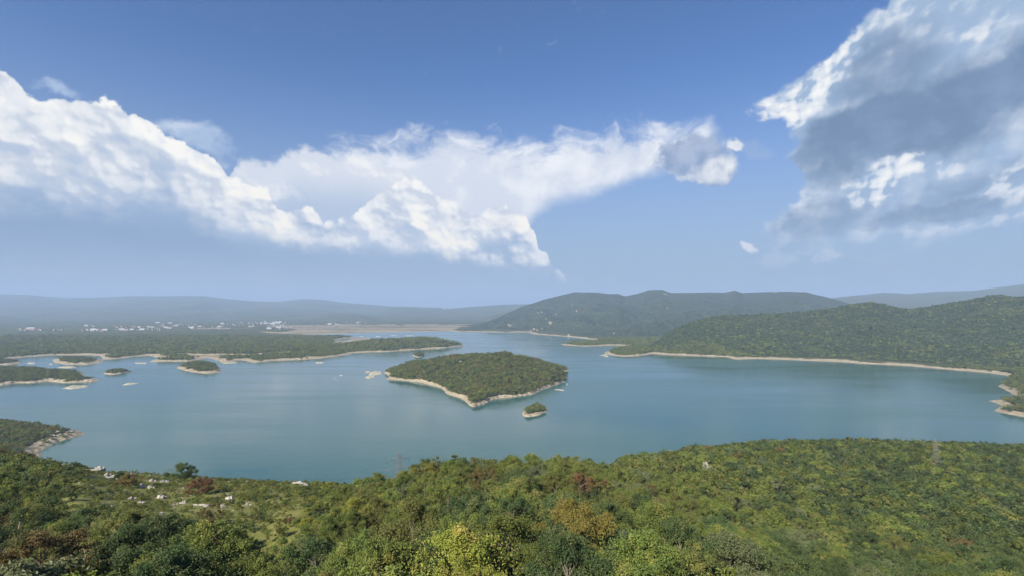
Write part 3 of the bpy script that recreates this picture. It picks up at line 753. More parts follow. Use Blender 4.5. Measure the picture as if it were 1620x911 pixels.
I9 = 'round green islet with a pale rim off the left peninsula'
island(I9, [(279, 581.5), (291, 585.5), (306, 588.5), (328, 590.5), (350, 588), (347, 580), (335, 575), (310, 573), (288, 576)], [(300, 576.5, 1720), (313, 574, 1730), (330, 575, 1730)], res=110, jag=2.2, seed=3)
I5 = 'long low wooded island with a sandy point near the left shore'
island(I5, [(-350, 612), (-150, 612), (0, 609), (25, 605.3), (49, 605.3), (74, 602.3), (88, 604), (99, 605.5), (128, 604.3), (148, 603), (161, 600), (140, 598.3), (127, 595.5), (122, 593.5), (135, 591), (133, 589), (115, 587.3), (90, 587.5), (74, 585), (62, 583.6), (0, 583), (-150, 582), (-350, 582)], [(-250, 584, 1560), (0, 586, 1500), (60, 588, 1500), (110, 591.5, 1450)], res=220, jag=3, seed=4)
I2 = 'flat scrub island with a pale rim close to the left mainland'
island(I2, [(83, 568.6), (86, 573), (104, 576.2), (138, 576.2), (160, 573.5), (164, 569.5), (148, 566.2), (99, 566)], [(100, 566.3, 1950), (140, 566.3, 1960)], res=120, jag=3, seed=5)
I1 = 'flat scrub island at the far left edge of the lake'
island(I1, [(-90, 581), (0, 576.7), (15, 576.2), (34, 573.6), (35.5, 571.5), (20, 570.5), (-90, 571)], [(-60, 569.5, 1850), (15, 569, 1880)], res=100, jag=2.5, seed=6)
I7 = 'low rocky islet with a thin strip of scrub on top'
island(I7, [(163, 590.5), (172, 592), (184, 591.5), (195, 589.5), (209, 587), (193, 585), (173, 585)], [(172, 585.4, 1585), (196, 585.2, 1590)], res=90, jag=1.5, bh=4.0, seed=7, slope=.5)
I13 = 'tiny rock islet with a few bushes behind the large island'
island(I13, [(653, 562), (660, 565), (668, 563.8), (672, 560.5), (664, 559), (655, 560)], [(658, 557.5, 2130), (668, 558, 2130)], res=70, jag=1.5, bh=4.5, seed=8, slope=.5)
BARS = [
    ('bare sandy shoal beside the point of the long wooded island', [(98, 614), (112, 615), (128, 613.2), (144, 610.2), (133, 608.8), (113, 609)]),
    ('bare pale shoal alone in open water at the left', [(193, 608.5), (205, 608.5), (219, 605.5), (202, 604.8)]),
    ('bare shoal just in front of the flat scrub island', [(90, 581), (106, 582.2), (124, 579.8), (106, 578)]),
    ('tiny shoal between the two flat scrub islands', [(43, 575), (56, 575), (55, 572.8), (44, 573)]),
    ('thin shoal off the sandy inlet of the peninsula', [(213, 574.6), (232, 574.5), (232, 573), (214, 573)]),
    ('speck of shoal next to the left mainland inlet', [(78, 576.2), (83, 576.2), (83, 574.8), (78, 574.8)]),
    ('short shoal close under the peninsula shore', [(499, 574), (512, 574), (512, 571.9), (500, 572)]),
    ('middle and largest shoal of the three beside the large island', [(583, 593), (590, 593.6), (604, 591), (603, 587), (594, 586.3), (586, 588.4)]),
    ('front shoal of the three beside the large island', [(576, 597), (584, 598.6), (594, 595.5), (592, 593.8), (581, 594.3)]),
    ('small back shoal of the three beside the large island', [(578, 589.3), (586, 589), (586, 586.2), (579, 586.6)]),
    ('thin shoal off the right side of the large island', [(876, 616), (893, 617.6), (892, 615.8), (880, 614.6)]),
    ('flat rock shelf at the tip of the wooded right point', [(948, 561.5), (957, 562.5), (963, 561), (958, 559.3)]),
    ('small rock in front of the wooded right point', [(956, 564), (963, 564), (962, 562.4), (957, 562.6)]),
    ('far shoal of the row at the head of the lake, nearest the peninsula', [(570, 531.6), (576, 531.6), (576, 530.8), (570, 530.8)]),
    ('second far shoal of the row at the head of the lake', [(594, 532), (602, 532), (602, 530.9), (595, 530.9)]),
    ('long thin far shoal at the head of the lake', [(618, 530.6), (628, 530.5), (628, 529.8), (619, 529.8)]),
    ('last far shoal of the row, towards the open head of the lake', [(640, 531), (655, 530.8), (655, 530), (641, 530.1)]),
    ('narrow shoal in front of the sandy peninsula inlet', [(352, 574.6), (376, 573.6), (376, 572.6), (354, 573)]),
]
for i, (lb, pts) in enumerate(BARS):
    island(lb, pts, res=46, jag=1.4 if i < 13 else 2.5, top=2.0 if i != 10 else 1.2, seed=20 + i, name='shoal')
# ------------------------------------------------------------------ surfaces met along a bearing, to stand things on
bpy.context.view_layer.update()
_dg = bpy.context.evaluated_depsgraph_get()
def hit(u, v, minz=None):
    d = Vector(ray(u, v)).normalized(); o = Vector((0, 0, CAM_H)) + d * 12
    ok, loc, nrm, *_ = sc.ray_cast(_dg, o, d, distance=60000)
    return loc if ok else None
def simple(name, col, rough=.7, spec=.3, **kw):
    m, t, o = new_mat(name); principled(t, o, col, rough, spec, **kw); return m
def worn(name, a, b, scale=2.0, rough=.8):
    m, t, o = new_mat(name); p = geo_pos()
    principled(t, o, mixc(noise(p, scale, 4, .6), a, b), rough, .25); return m
M['wall_w'] = worn('white_plaster', (.25, .25, .24), (.42, .41, .40), .3)
M['wall_c'] = worn('cream_plaster', (.28, .25, .20), (.38, .34, .28), .3)
M['tile'] = worn('clay_tiles', (.26, .11, .07), (.36, .17, .11), .8)
M['sheet'] = worn('pale_sheet_metal', (.26, .28, .30), (.44, .46, .48), .1, .5)
M['glass'] = simple('window_glass', (.03, .04, .05), .15, .6)
M['steel'] = worn('weathered_steel', (.13, .13, .125), (.22, .215, .20), 1.5, .7)
M['hull'] = simple('white_hull', (.80, .80, .79), .25, .5)
M['deck'] = simple('pale_deck', (.55, .52, .46), .6)
M['foam'] = worn('churned_foam', (.16, .24, .26), (.34, .42, .44), .25)
m_, t_, o_ = new_mat('limestone'); p_ = geo_pos()
ln = noise(p_, .55, 6, .65); lf = noise(vscale(p_, (1, 1, 2.6)), 1.3, 4, .6)
principled(t_, o_, mixc(sstep(lf, .60, .70) * .8, mixc(sstep(ln, .35, .68), (.20, .19, .165), (.42, .405, .37)), (.20, .19, .165)), .9, .15, bump(ln * .7 + voro(p_, 1.5, 0, .5, .1) * .3, .9, .25))
M['rock'] = m_

# ------------------------------------------------------------------ limestone
def rock_mesh(seed, sx, sy, sz):
    """a weathered outcrop: several split blocks standing into one another"""
    g = np.random.default_rng(seed)
    bm = bmesh.new(); bmesh.ops.create_icosphere(bm, subdivisions=3, radius=1)
    P = np.array([v.co[:] for v in bm.verts]); F0 = np.array([[v.index for v in f.verts] for f in bm.faces]); bm.free()
    V, F = [], []
    for k in range(6):
        c_ = np.array([g.uniform(-.75, .75), g.uniform(-.6, .6), 0]) if k else np.zeros(3)
        s_ = g.uniform(.32, .6) if k else .72
        n = gnoise(P[:, 0] * 1.6 + seed + k, P[:, 1] * 1.6 - P[:, 2] * .9, seed + k) * .7 + .2 * gnoise(P[:, 0] * 5 + k, P[:, 2] * 5 + P[:, 1] * 3, seed + k)
        Q = P * (.9 + n)[:, None]
        for _ in range(8):
            d = g.normal(size=3); d /= np.linalg.norm(d); kk = g.uniform(.42, .75)
            e = np.maximum(Q @ d - kk, 0); Q = Q - e[:, None] * d * .92
        Q = Q * s_ * np.array([sx * g.uniform(.8, 1.2), sy, sz * g.uniform(.6, 1.25)]) + c_ * np.array([sx, sy, 1]) + np.array([0, 0, sz * .16])
        F.append(F0 + k * len(P)); V.append(Q)
    return mesh_obj('limestone_rock', np.vstack(V), np.vstack(F), M['rock'], smooth=False, link=False).data
RM = [rock_mesh(5, 1, .7, .8), rock_mesh(11, 1.2, .8, .55), rock_mesh(23, .8, .9, .95), rock_mesh(31, 1.4, .6, .5), rock_mesh(47, .9, .75, .7)]
ROCKS = []
RG = 'white limestone rocks among the bushes of the left meadow'
def rock(u, v, wpx, i, label, group=RG, rot=0.0, tall=1.0, sink=.1):
    v += wpx * .18
    p = hit(u, v)
    for _ in range(12):
        if p is not None and p.z > 4.5: break
        v += 1.5; p = hit(u, v)
    if p is None: return
    s = wpx / 2.05 * p.y / FPX * (1.35 if group == RG else 1.0)
    o = bpy.data.objects.new('limestone_rock', RM[i % 5]); COL.objects.link(o)
    o.location = (p.x, p.y, p.z - s * sink); o.scale = (s, s, s * tall); o.rotation_euler = (0, 0, rot)
    tag(o, label, 'rock', group)
    ROCKS.append((p.x, p.y, p.z, s))
for r_ in [
    (84, 728, 12, 1, 'flat white rock, topmost left of the meadow beside the rust bush'),
    (102, 731, 14, 3, 'white rock just right of the topmost left meadow rock'),
    (112, 733, 9, 0, 'small white rock touching the right end of the topmost pair'),
    (143, 736, 14, 3, 'long low white rock under the dark bushes on the brow'),
    (156, 740, 18, 2, 'tall split white rock in the upper cluster left of the dark green bush'),
    (168, 750, 13, 4, 'white rock in front of the tall split rock'),
    (179, 754, 15, 0, 'broad white boulder at the lower end of the upper cluster'),
    (208, 749, 7, 2, 'small white rock alone right of the dark green bush'),
    (224, 767, 13, 2, 'left half of the big pale double boulder in the meadow middle'),
    (237, 770, 15, 0, 'right half of the big pale double boulder in the meadow middle'),
    (239, 759, 12, 4, 'rounded white rock just above the double boulder'),
    (257, 760, 13, 1, 'squat white rock right of the rounded one above the double boulder'),
    (253, 785, 14, 2, 'jagged white rock under the double boulder'),
    (207, 787, 11, 4, 'upright narrow white rock left of the jagged rock'),
    (221, 793, 10, 1, 'small flat rock between the narrow upright rock and the jagged one'),
    (178, 799, 16, 3, 'pale rocks half hidden by leaves at the lower left of the meadow'),
    (192, 811, 9, 0, 'lowest small pale rock at the left of the meadow'),
    (256, 812, 11, 2, 'thin leaning rock low in the meadow under the jagged rock'),
    (276, 796, 9, 1, 'small pale rock left of the paired rocks at mid meadow'),
    (291, 793, 13, 4, 'white rock with a dark cleft at mid meadow'),
    (290, 771, 6, 0, 'tiny white rock left of the rusty orange round bush'),
    (318, 796, 15, 3, 'long white rock under the rusty orange round bush'),
    (329, 799, 10, 0, 'stub of white rock touching the long one under the rusty bush'),
    (351, 800, 12, 2, 'white rock standing in shrubs right of the rusty bush'),
    (362, 786, 15, 1, 'pale broad rock above the one standing in shrubs'),
    (391, 796, 12, 4, 'rightmost rock of the lower meadow row'),
    (327, 755, 12, 3, 'thin white ledge behind the rusty orange round bush'),
    (382, 754, 5, 0, 'tiny white stone on the brow left of a second tiny stone'),
    (392, 753, 6, 2, 'second tiny white stone on the brow'),
    (471, 762, 13, 1, 'left end of the white crag on the brow left of centre'),
    (483, 765, 11, 4, 'right end of the white crag on the brow left of centre'),
    (449, 784, 6, 0, 'small white stone in the shrubs below the brow crag')]:
    rock(*r_, rot=r_[0] * .7)
for r_ in [
    (1112, 737, 15, 1, 'left block of the grey white outcrop in the right wood'),
    (1122, 740, 13, 3, 'right lower block of the grey white outcrop in the right wood'),
    (1117, 733, 10, 4, 'top block of the grey white outcrop in the right wood')]:
    rock(*r_, group='outcrop in the right wood', rot=r_[0] * .3, tall=1.3, sink=-.35)
for r_ in [
    (57, 670, 9, 1, 'single pale rock on top of the rocky spit'), (54, 686, 8, 3, 'flat pale rock on the landward side of the spit'),
    (75, 684, 9, 0, 'left rock of the white group on the spit'), (82, 687, 10, 3, 'front rock of the white group on the spit'),
    (90, 683, 9, 2, 'highest block of the white group on the spit'), (95, 686, 6, 4, 'small end rock of the white group on the spit'),
    (108, 682, 9, 1, 'pale rock nearest the tip of the spit')]:
    rock(*r_, group='white rocks on the spit', rot=r_[0] * .3, tall=1.0, sink=-.2)
for r_ in [
    (729, 571.5, 7, 1, 'largest pale rock near the crest of the large island'), (736, 573, 4, 0, 'small rock right of the largest crest rock of the large island'),
    (697, 576, 5, 4, 'pale rock on the left shoulder of the large island'), (751, 570.7, 5, 3, 'flat pale rock right of the island crest rocks'),
    (671, 587.5, 4, 0, 'small pale rock low on the left side of the large island'), (841, 605, 5, 2, 'pale crag near the right shore of the large island'),
    (836, 609, 5, 1, 'pale crag under the upright one near the island right shore'), (860, 606, 6, 3, 'rock ledge above the red earth bank of the island'),
    (819, 613, 7, 1, 'broad pale ledge above the front right bank of the island'), (827, 616, 6, 3, 'low ledge beside the broad one at the front right bank')]:
    rock(*r_, group='pale rocks on the large island', rot=r_[0] * .3, tall=1.0, sink=-.45)
rock(843, 646, 13, 1, 'pale rock dome carrying the bushes of the small islet', group='rocks of the small islet', tall=.8, sink=.2)

_gr = random.Random(31)
for _k in range(95):
    u_ = _gr.choice((_gr.uniform(80, 420), _gr.uniform(150, 380), _gr.gauss(230, 60))); v_ = 742 + abs(_gr.gauss(0, 1)) * 30 - .02 * u_
    if v_ < 825: rock(u_, v_, _gr.uniform(2.2, 5.5), _gr.randrange(5), 'small grey white stone lying in the scrub of the left meadow', 'small stones strewn over the left meadow', _gr.uniform(0, 6))
# ------------------------------------------------------------------ houses
def house_parts(w, d, h, roof='gable', wall='wall_w', rf='tile'):
    def bx(x0, x1, y0, y1, z0, z1):
        v = [(x0, y0, z0), (x1, y0, z0), (x1, y1, z0), (x0, y1, z0), (x0, y0, z1), (x1, y0, z1), (x1, y1, z1), (x0, y1, z1)]
        return v, [(0, 3, 2, 1), (4, 5, 6, 7), (0, 1, 5, 4), (1, 2, 6, 5), (2, 3, 7, 6), (3, 0, 4, 7)]
    wv, wf = bx(-w / 2, w / 2, -d / 2, d / 2, -3, h)
    if roof == 'gable':
        k = len(wv); r = d * .28
        wv += [(-w / 2, 0, h + r), (w / 2, 0, h + r)]; wf += [(4, 7, k), (5, k + 1, 6)]
        e = .5; t = .25
        rv = [(-w / 2 - e, -d / 2 - e, h - e * .56), (w / 2 + e, -d / 2 - e, h - e * .56), (w / 2 + e, 0, h + r + .02), (-w / 2 - e, 0, h + r + .02), (w / 2 + e, d / 2 + e, h - e * .56), (-w / 2 - e, d / 2 + e, h - e * .56)]
        rv += [(a, b, c_ + t) for a, b, c_ in rv]
        rf_ = [(0, 1, 2, 3), (3, 2, 4, 5), (6, 9, 8, 7), (9, 11, 10, 8), (0, 6, 7, 1), (5, 4, 10, 11), (0, 3, 9, 6), (3, 5, 11, 9), (1, 7, 8, 2), (2, 8, 10, 4)]
    else:
        rv, rf_ = bx(-w / 2 - .4, w / 2 + .4, -d / 2 - .4, d / 2 + .4, h + .003, h + .6)
    wm = mesh_obj('wall', wv, wf, M[wall], smooth=False, link=False).data
    rm = mesh_obj('roof', rv, rf_, M[rf], smooth=False, link=False).data
    gv, gf = [], []
    nw = max(2, int(w / 3.2)); fl = max(1, int(h / 2.9))
    for f in range(fl):
        for i in range(nw):
            x = -w / 2 + w * (i + .5) / nw; z = .9 + f * 2.9; o = len(gv)
            gv += [(x - .5, -d / 2 - .03, z), (x + .5, -d / 2 - .03, z), (x + .5, -d / 2 - .03, z + 1.3), (x - .5, -d / 2 - .03, z + 1.3)]; gf.append((o, o + 1, o + 2, o + 3))
    gm = mesh_obj('window', gv, gf, M['glass'], smooth=False, link=False).data
    return wm, rm, gm
HV = [house_parts(11, 9, 6), house_parts(14, 10, 8.5, wall='wall_c'), house_parts(9, 8, 5.5), house_parts(18, 11, 12, 'flat', 'wall_w', 'sheet')]
SHED = [house_parts(48, 22, 8, wall='sheet', rf='sheet'), house_parts(75, 26, 9, 'flat', 'wall_w', 'sheet'), house_parts(36, 18, 14, 'flat', 'wall_w', 'sheet')]
def house(loc, var, rot, label, group, name='house', s=1.0, cat='house', windows=False):
    r = bpy.data.objects.new(name, None); COL.objects.link(r)
    r.location = loc; r.rotation_euler = (0, 0, rot); r.scale = (s, s, s)
    tag(r, label, cat, group)
    for nm, me in zip(('wall', 'roof', 'window'), var):
        if nm == 'window' and not windows: continue
        o = bpy.data.objects.new(nm, me); COL.objects.link(o); o.parent = r
random.seed(12)
TOWN = [  # (u0, u1, v0, v1, how many houses, how many sheds)
    (30, 68, 519, 523, 20, 1), (128, 185, 521, 524, 22, 3), (172, 272, 515, 522, 46, 8), (135, 152, 514, 517, 5, 1), (245, 310, 510, 516, 34, 3),
    (300, 350, 516, 521, 12, 3), (350, 400, 509, 517, 24, 3), (400, 460, 508, 513, 24, 9), (424, 464, 515, 521, 16, 2), (516, 534, 510, 513, 5, 2), (548, 580, 509, 512.5, 8, 1), (85, 100, 520.5, 523, 4, 0)]
n_h = 0
TG, SG = 'houses of the far town', 'long pale sheds of the far town'
for (u0, u1, v0, v1, nh, ns) in TOWN:
    for k in range(nh + ns):
        p = hit(random.uniform(u0, u1), random.uniform(v0, v1))
        if p is None or p.z < 1.5: continue
        if k < nh:
            house((p.x, p.y, p.z), HV[random.choice((0, 0, 1, 2, 3))], random.uniform(-.5, .5), 'small pale house in the hazy town on the far plain', TG, s=random.uniform(.65, 1.05))
        else:
            house((p.x, p.y, p.z), SHED[random.choice((0, 0, 1, 2))], random.uniform(-.25, .25), 'long pale industrial shed in the hazy town on the far plain', SG, 'shed', random.uniform(.8, 1.15), 'shed')
        n_h += 1
for u, v, lb, s, var in [
    (840, 522.5, 'white house at the left end of the lakeside village under the mountain', 1.2, 0), (845, 521, 'tallest white house of the lakeside village', 1.3, 3),
    (850, 522, 'cream house in the middle of the lakeside village', 1.2, 1), (857, 520, 'white house behind the lakeside village on its slope', 1.2, 0), (836, 523.4, 'low house next to the water at the lakeside village', 1.0, 2),
    (899.5, 530.3, 'small white tower like building on the shore right of the village', 1.0, 3), (971.5, 527, 'lone white house on the wooded slope above the right shore', 1.1, 0),
    (857, 493.5, 'white house high on the flank of the knobbly mountain', 1.5, 0), (851, 494.5, 'white house left of the highest flank house', 1.5, 2), (879, 497, 'white house under the pale track on the mountain flank', 1.4, 0),
    (912, 492, 'pale farmhouse on the mountain flank by the dark woods', 1.4, 1), (864, 504, 'small house below the mountain flank houses', 1.3, 2),
    (1303, 498, 'left of two white houses on the crest of the steep right hill', .9, 0), (1312, 496.8, 'right of two white houses on the crest of the steep right hill', 1.1, 0), (1353, 489, 'small white hut near the top of the steep right hill', .8, 2)]:
    p = hit(u, v)
    if p: house((p.x, p.y, p.z), HV[var], (u % 7) * .1 - .3, lb, None, s=s * .75, windows=True)
print('houses', n_h)

# ------------------------------------------------------------------ power pylons
def bar_list(bars, name, mat, parent):
    V, F = [], []
    for p, q, r in bars:
        v, f = tube([p, q], [r, r], 4); o = len(V)
        V += v; F += [tuple(o + i for i in x) for x in f]
    return mesh_obj(name, np.array([tuple(v) for v in V]), F, mat, smooth=False, parent=parent)
def pylon(loc, H, rot, label, w0=None, th=.12):
    r = bpy.data.objects.new('power_pylon', None); COL.objects.link(r); r.location = loc; r.rotation_euler = (0, 0, rot)
    tag(r, label, 'pylon', 'power pylons of the valley line')
    w0 = w0 or H * .11
    def half(z): return w0 * (1 - z / H) ** 1.0 * .9 + H * .012
    bars = []
    lv = [H * k for k in (0, .16, .31, .44, .55, .65, .74, .82, .90, 1.0)]
    cs = ((-1, -1), (1, -1), (1, 1), (-1, 1))
    for z0, z1 in zip(lv, lv[1:]):
        a, b = half(z0), half(z1)
        for i in range(4):
            (x, y), (X, Y) = cs[i], cs[(i + 1) % 4]
            bars.append(((x * a, y * a, z0), (x * b, y * b, z1), th))
            bars.append(((x * a, y * a, z0), (X * b, Y * b, z1), th * .6)); bars.append(((X * a, Y * a, z0), (x * b, y * b, z1), th * .6))
            bars.append(((x * b, y * b, z1), (X * b, Y * b, z1), th * .6))
    bars = [((p[0], p[1], p[2] - 1.5 * (p[2] == 0)), q, t) for p, q, t in bars]
    bar_list(bars, 'lattice_tower', M['steel'], r)
    for z, L in ((.66, .17), (.79, .22), (.91, .15)):
        L, z = L * H, z * H; h = half(z)
        arm = bar_list([((-L, 0, z), (L, 0, z), th), ((-L, 0, z), (0, h, z + H * .035), th * .7), ((L, 0, z), (0, h, z + H * .035), th * .7), ((-L, 0, z), (0, -h, z + H * .035), th * .7), ((L, 0, z), (0, -h, z + H * .035), th * .7)], 'cross_arm', M['steel'], r)
        for s in (-1, 1): bar_list([((s * L * .95, 0, z), (s * L * .95, 0, z - H * .05), th * .8)], 'insulator', M['glass'], arm)
def on_ground(u, y):
    x = (u - UC) / FPX * y
    return (x, y, float(fg_height(np.array([x]), np.array([y]))[0]))
g_ = on_ground(633, 262)
pylon(g_, (CAM_H - 262 * (712 - VH) / FPX) - g_[2], .5, 'grey lattice pylon rising behind the centre brow against the lake', th=.07)
pylon(on_ground(1473, 320), 20, .3, 'lattice pylon standing in the wood of the right hillside', th=.055)
for u, v, H, lb in ((1284, 503.5, 27, 'far pylon on the crest of the steep right hill'), (1382, 522, 26, 'far pylon on the wooded face of the steep right hill')):
    p = hit(u, v)
    pylon((p.x, p.y, p.z), H, .4, lb, th=.16)

# ------------------------------------------------------------------ boats
def loft(sections):
    """closed skin over rings of equal length"""
    n = len(sections[0]); V = [p for s in sections for p in s]; F = []
    for i in range(len(sections) - 1):
        for k in range(n): F.append((i * n + k, i * n + (k + 1) % n, (i + 1) * n + (k + 1) % n, (i + 1) * n + k))
    F.append(tuple(range(n))[::-1]); F.append(tuple((len(sections) - 1) * n + k for k in range(n)))
    return V, F
def boat(u, v, L, rot, label, canopy=False, name='motorboat'):
    x, y = W(u, v)
    r = bpy.data.objects.new(name, None); COL.objects.link(r); r.location = (x, y, .12); r.rotation_euler = (0, 0, rot); tag(r, label, 'boat')
    b = L * .17
    def ring(px, w, zt, zb): return [(px, -w, zt), (px, -w * .8, zb * .4), (px, 0, zb), (px, w * .8, zb * .4), (px, w, zt)]
    S_ = [ring(-L * .5, b * .9, L * .11, -L * .04), ring(-L * .2, b, L * .11, -L * .05), ring(L * .12, b * .95, L * .12, -L * .05), ring(L * .36, b * .55, L * .145, -L * .03), ring(L * .5, b * .05, L * .17, L * .05)]
    V, F = loft(S_); mesh_obj('hull', V, F, M['hull'], parent=r, smooth=False)
    def bx(x0, x1, w, z0, z1, nm, mat, tx=0, par=None):
        V = [(x0, -w, z0), (x1, -w, z0), (x1, w, z0), (x0, w, z0), (x0 + tx, -w * .85, z1), (x1 - tx, -w * .85, z1), (x1 - tx, w * .85, z1), (x0 + tx, w * .85, z1)]
        return mesh_obj(nm, V, [(0, 3, 2, 1), (4, 5, 6, 7), (0, 1, 5, 4), (1, 2, 6, 5), (2, 3, 7, 6), (3, 0, 4, 7)], M[mat], parent=r, smooth=False)
    bx(-L * .44, L * .05, b * .75, L * .112, L * .125, 'deck', 'deck')
    bx(-L * .05, L * .26, b * .6, L * .125, L * .23, 'cabin', 'hull', L * .06)
    bx(L * .0, L * .2, b * .62, L * .232, L * .262, 'windscreen', 'glass', L * .03)
    bx(-L * .57, -L * .5, b * .22, -L * .02, L * .16, 'engine', 'steel', L * .01)
    if canopy:
        for sx in (-L * .34, L * .06):
            for s in (-1, 1): bar_list([((sx, s * b * .7, L * .12), (sx, s * b * .7, L * .42), L * .006)], 'canopy_post', M['steel'], r)
        bx(-L * .38, L * .1, b * .85, L * .42, L * .45, 'canopy', 'hull')
boat(539.5, 593.6, 8.5, .25, 'white motorboat under way on open water left of the large island')
boat(897, 608, 7.0, 1.3, 'white canopied boat moored off the right tip of the large island', True, 'moored_boat')
# foam the motorboat leaves behind, curling round to the left
cl = [W(u, v) for u, v in ((537.6, 593.9), (534, 594.6), (530.5, 595.6), (528, 597), (528, 598.6), (531, 600), (536, 601))]
V, F = [], []
for i, (x, y) in enumerate(cl):
    x2, y2 = cl[min(i + 1, len(cl) - 1)]; x1, y1 = cl[max(i - 1, 0)]
    d = Vector((x2 - x1, y2 - y1)).normalized(); n = Vector((-d.y, d.x)); w_ = .5 + .12 * i
    for s, h in ((-1, .01), (-.3, .09), (.3, .09), (1, .01)): V.append((x + n.x * w_ * s, y + n.y * w_ * s, h + .02))
for i in range(len(cl) - 1):
    for k in range(3): F.append((i * 4 + k, i * 4 + k + 1, (i + 1) * 4 + k + 1, (i + 1) * 4 + k))
tag(mesh_obj('wake_foam', V, F, M['foam']), 'curling white wake behind the motorboat', kind='stuff')
# ------------------------------------------------------------------ foliage materials
def leaf_mat(name, a, b, c_, trans=0.32):
    """leaf colours a..b over a crown, c_ on some of its sprays; each tree a little different"""
    m, t, o = new_mat(name)
    v = attr('leaf'); s = attr('spray')
    oi = t.nodes.new('ShaderNodeObjectInfo'); rnd = E(oi.outputs['Random'])
    col = mixc(v, a, b)
    col = mixc(sstep(s + (rnd - .5) * .5, .62, .95) * .8, col, c_)
    hs = t.nodes.new('ShaderNodeHueSaturation'); t.links.new(col.s, hs.inputs['Color'])
    t.links.new((rnd * 0.035 + 0.483).s, hs.inputs['Hue'])
    t.links.new((E.m('FRACT', rnd * 7.31) * 0.38 + 0.81).s, hs.inputs['Value'])
    hs.inputs['Saturation'].default_value = 1.0
    d = t.nodes.new('ShaderNodeBsdfPrincipled'); t.links.new(hs.outputs[0], d.inputs['Base Color'])
    d.inputs['Roughness'].default_value = .55; d.inputs['Specular IOR Level'].default_value = .25
    tr = t.nodes.new('ShaderNodeBsdfTranslucent'); t.links.new(hs.outputs[0], tr.inputs['Color'])
    mx = t.nodes.new('ShaderNodeMixShader'); mx.inputs[0].default_value = trans
    t.links.new(d.outputs[0], mx.inputs[1]); t.links.new(tr.outputs[0], mx.inputs[2]); t.links.new(mx.outputs[0], o.inputs['Surface'])
    return m
LG = LEAF_GAIN
def cg(r, g, b): return (r * LG, g * LG, b * LG)
LM = {
    'green':  leaf_mat('green_leaves', cg(.062, .090, .020), cg(.112, .140, .032), cg(.170, .168, .044)),
    'dark':   leaf_mat('dark_green_leaves', cg(.034, .058, .020), cg(.062, .088, .030), cg(.095, .110, .040)),
    'olive':  leaf_mat('olive_leaves', cg(.074, .090, .024), cg(.118, .132, .036), cg(.150, .142, .046)),
    'grey':   leaf_mat('grey_green_leaves', cg(.068, .088, .040), cg(.112, .130, .062), cg(.095, .110, .045)),
    'lime':   leaf_mat('yellow_green_leaves', cg(.110, .140, .022), cg(.185, .200, .040), cg(.240, .200, .050)),
    'deep':   leaf_mat('dimmed_green_leaves', cg(.022, .040, .017), cg(.040, .060, .025), cg(.060, .072, .030)),  # leaf colour darkened to stand in for cloud shadow on the right hill
    'rust':   leaf_mat('rust_brown_leaves', cg(.090, .064, .027), cg(.150, .100, .042), cg(.085, .088, .030)),
    'gold':   leaf_mat('yellow_leaves', cg(.130, .122, .026), cg(.200, .175, .044), cg(.120, .125, .030)),
}
bm_, t_, o_ = new_mat('bark'); pb = geo_pos()
principled(t_, o_, mixc(noise(vscale(pb, (9, 9, 2)), 1.0, 4, .6), (.075, .062, .048), (.22, .19, .155)), .9, .1)
M['bark'] = bm_
pm_, t_, o_ = new_mat('pale_bark'); pb = geo_pos()
principled(t_, o_, mixc(noise(vscale(pb, (9, 9, 2)), 1.0, 4, .6), (.22, .19, .15), (.48, .43, .36)), .85, .1)
M['pale_bark'] = pm_

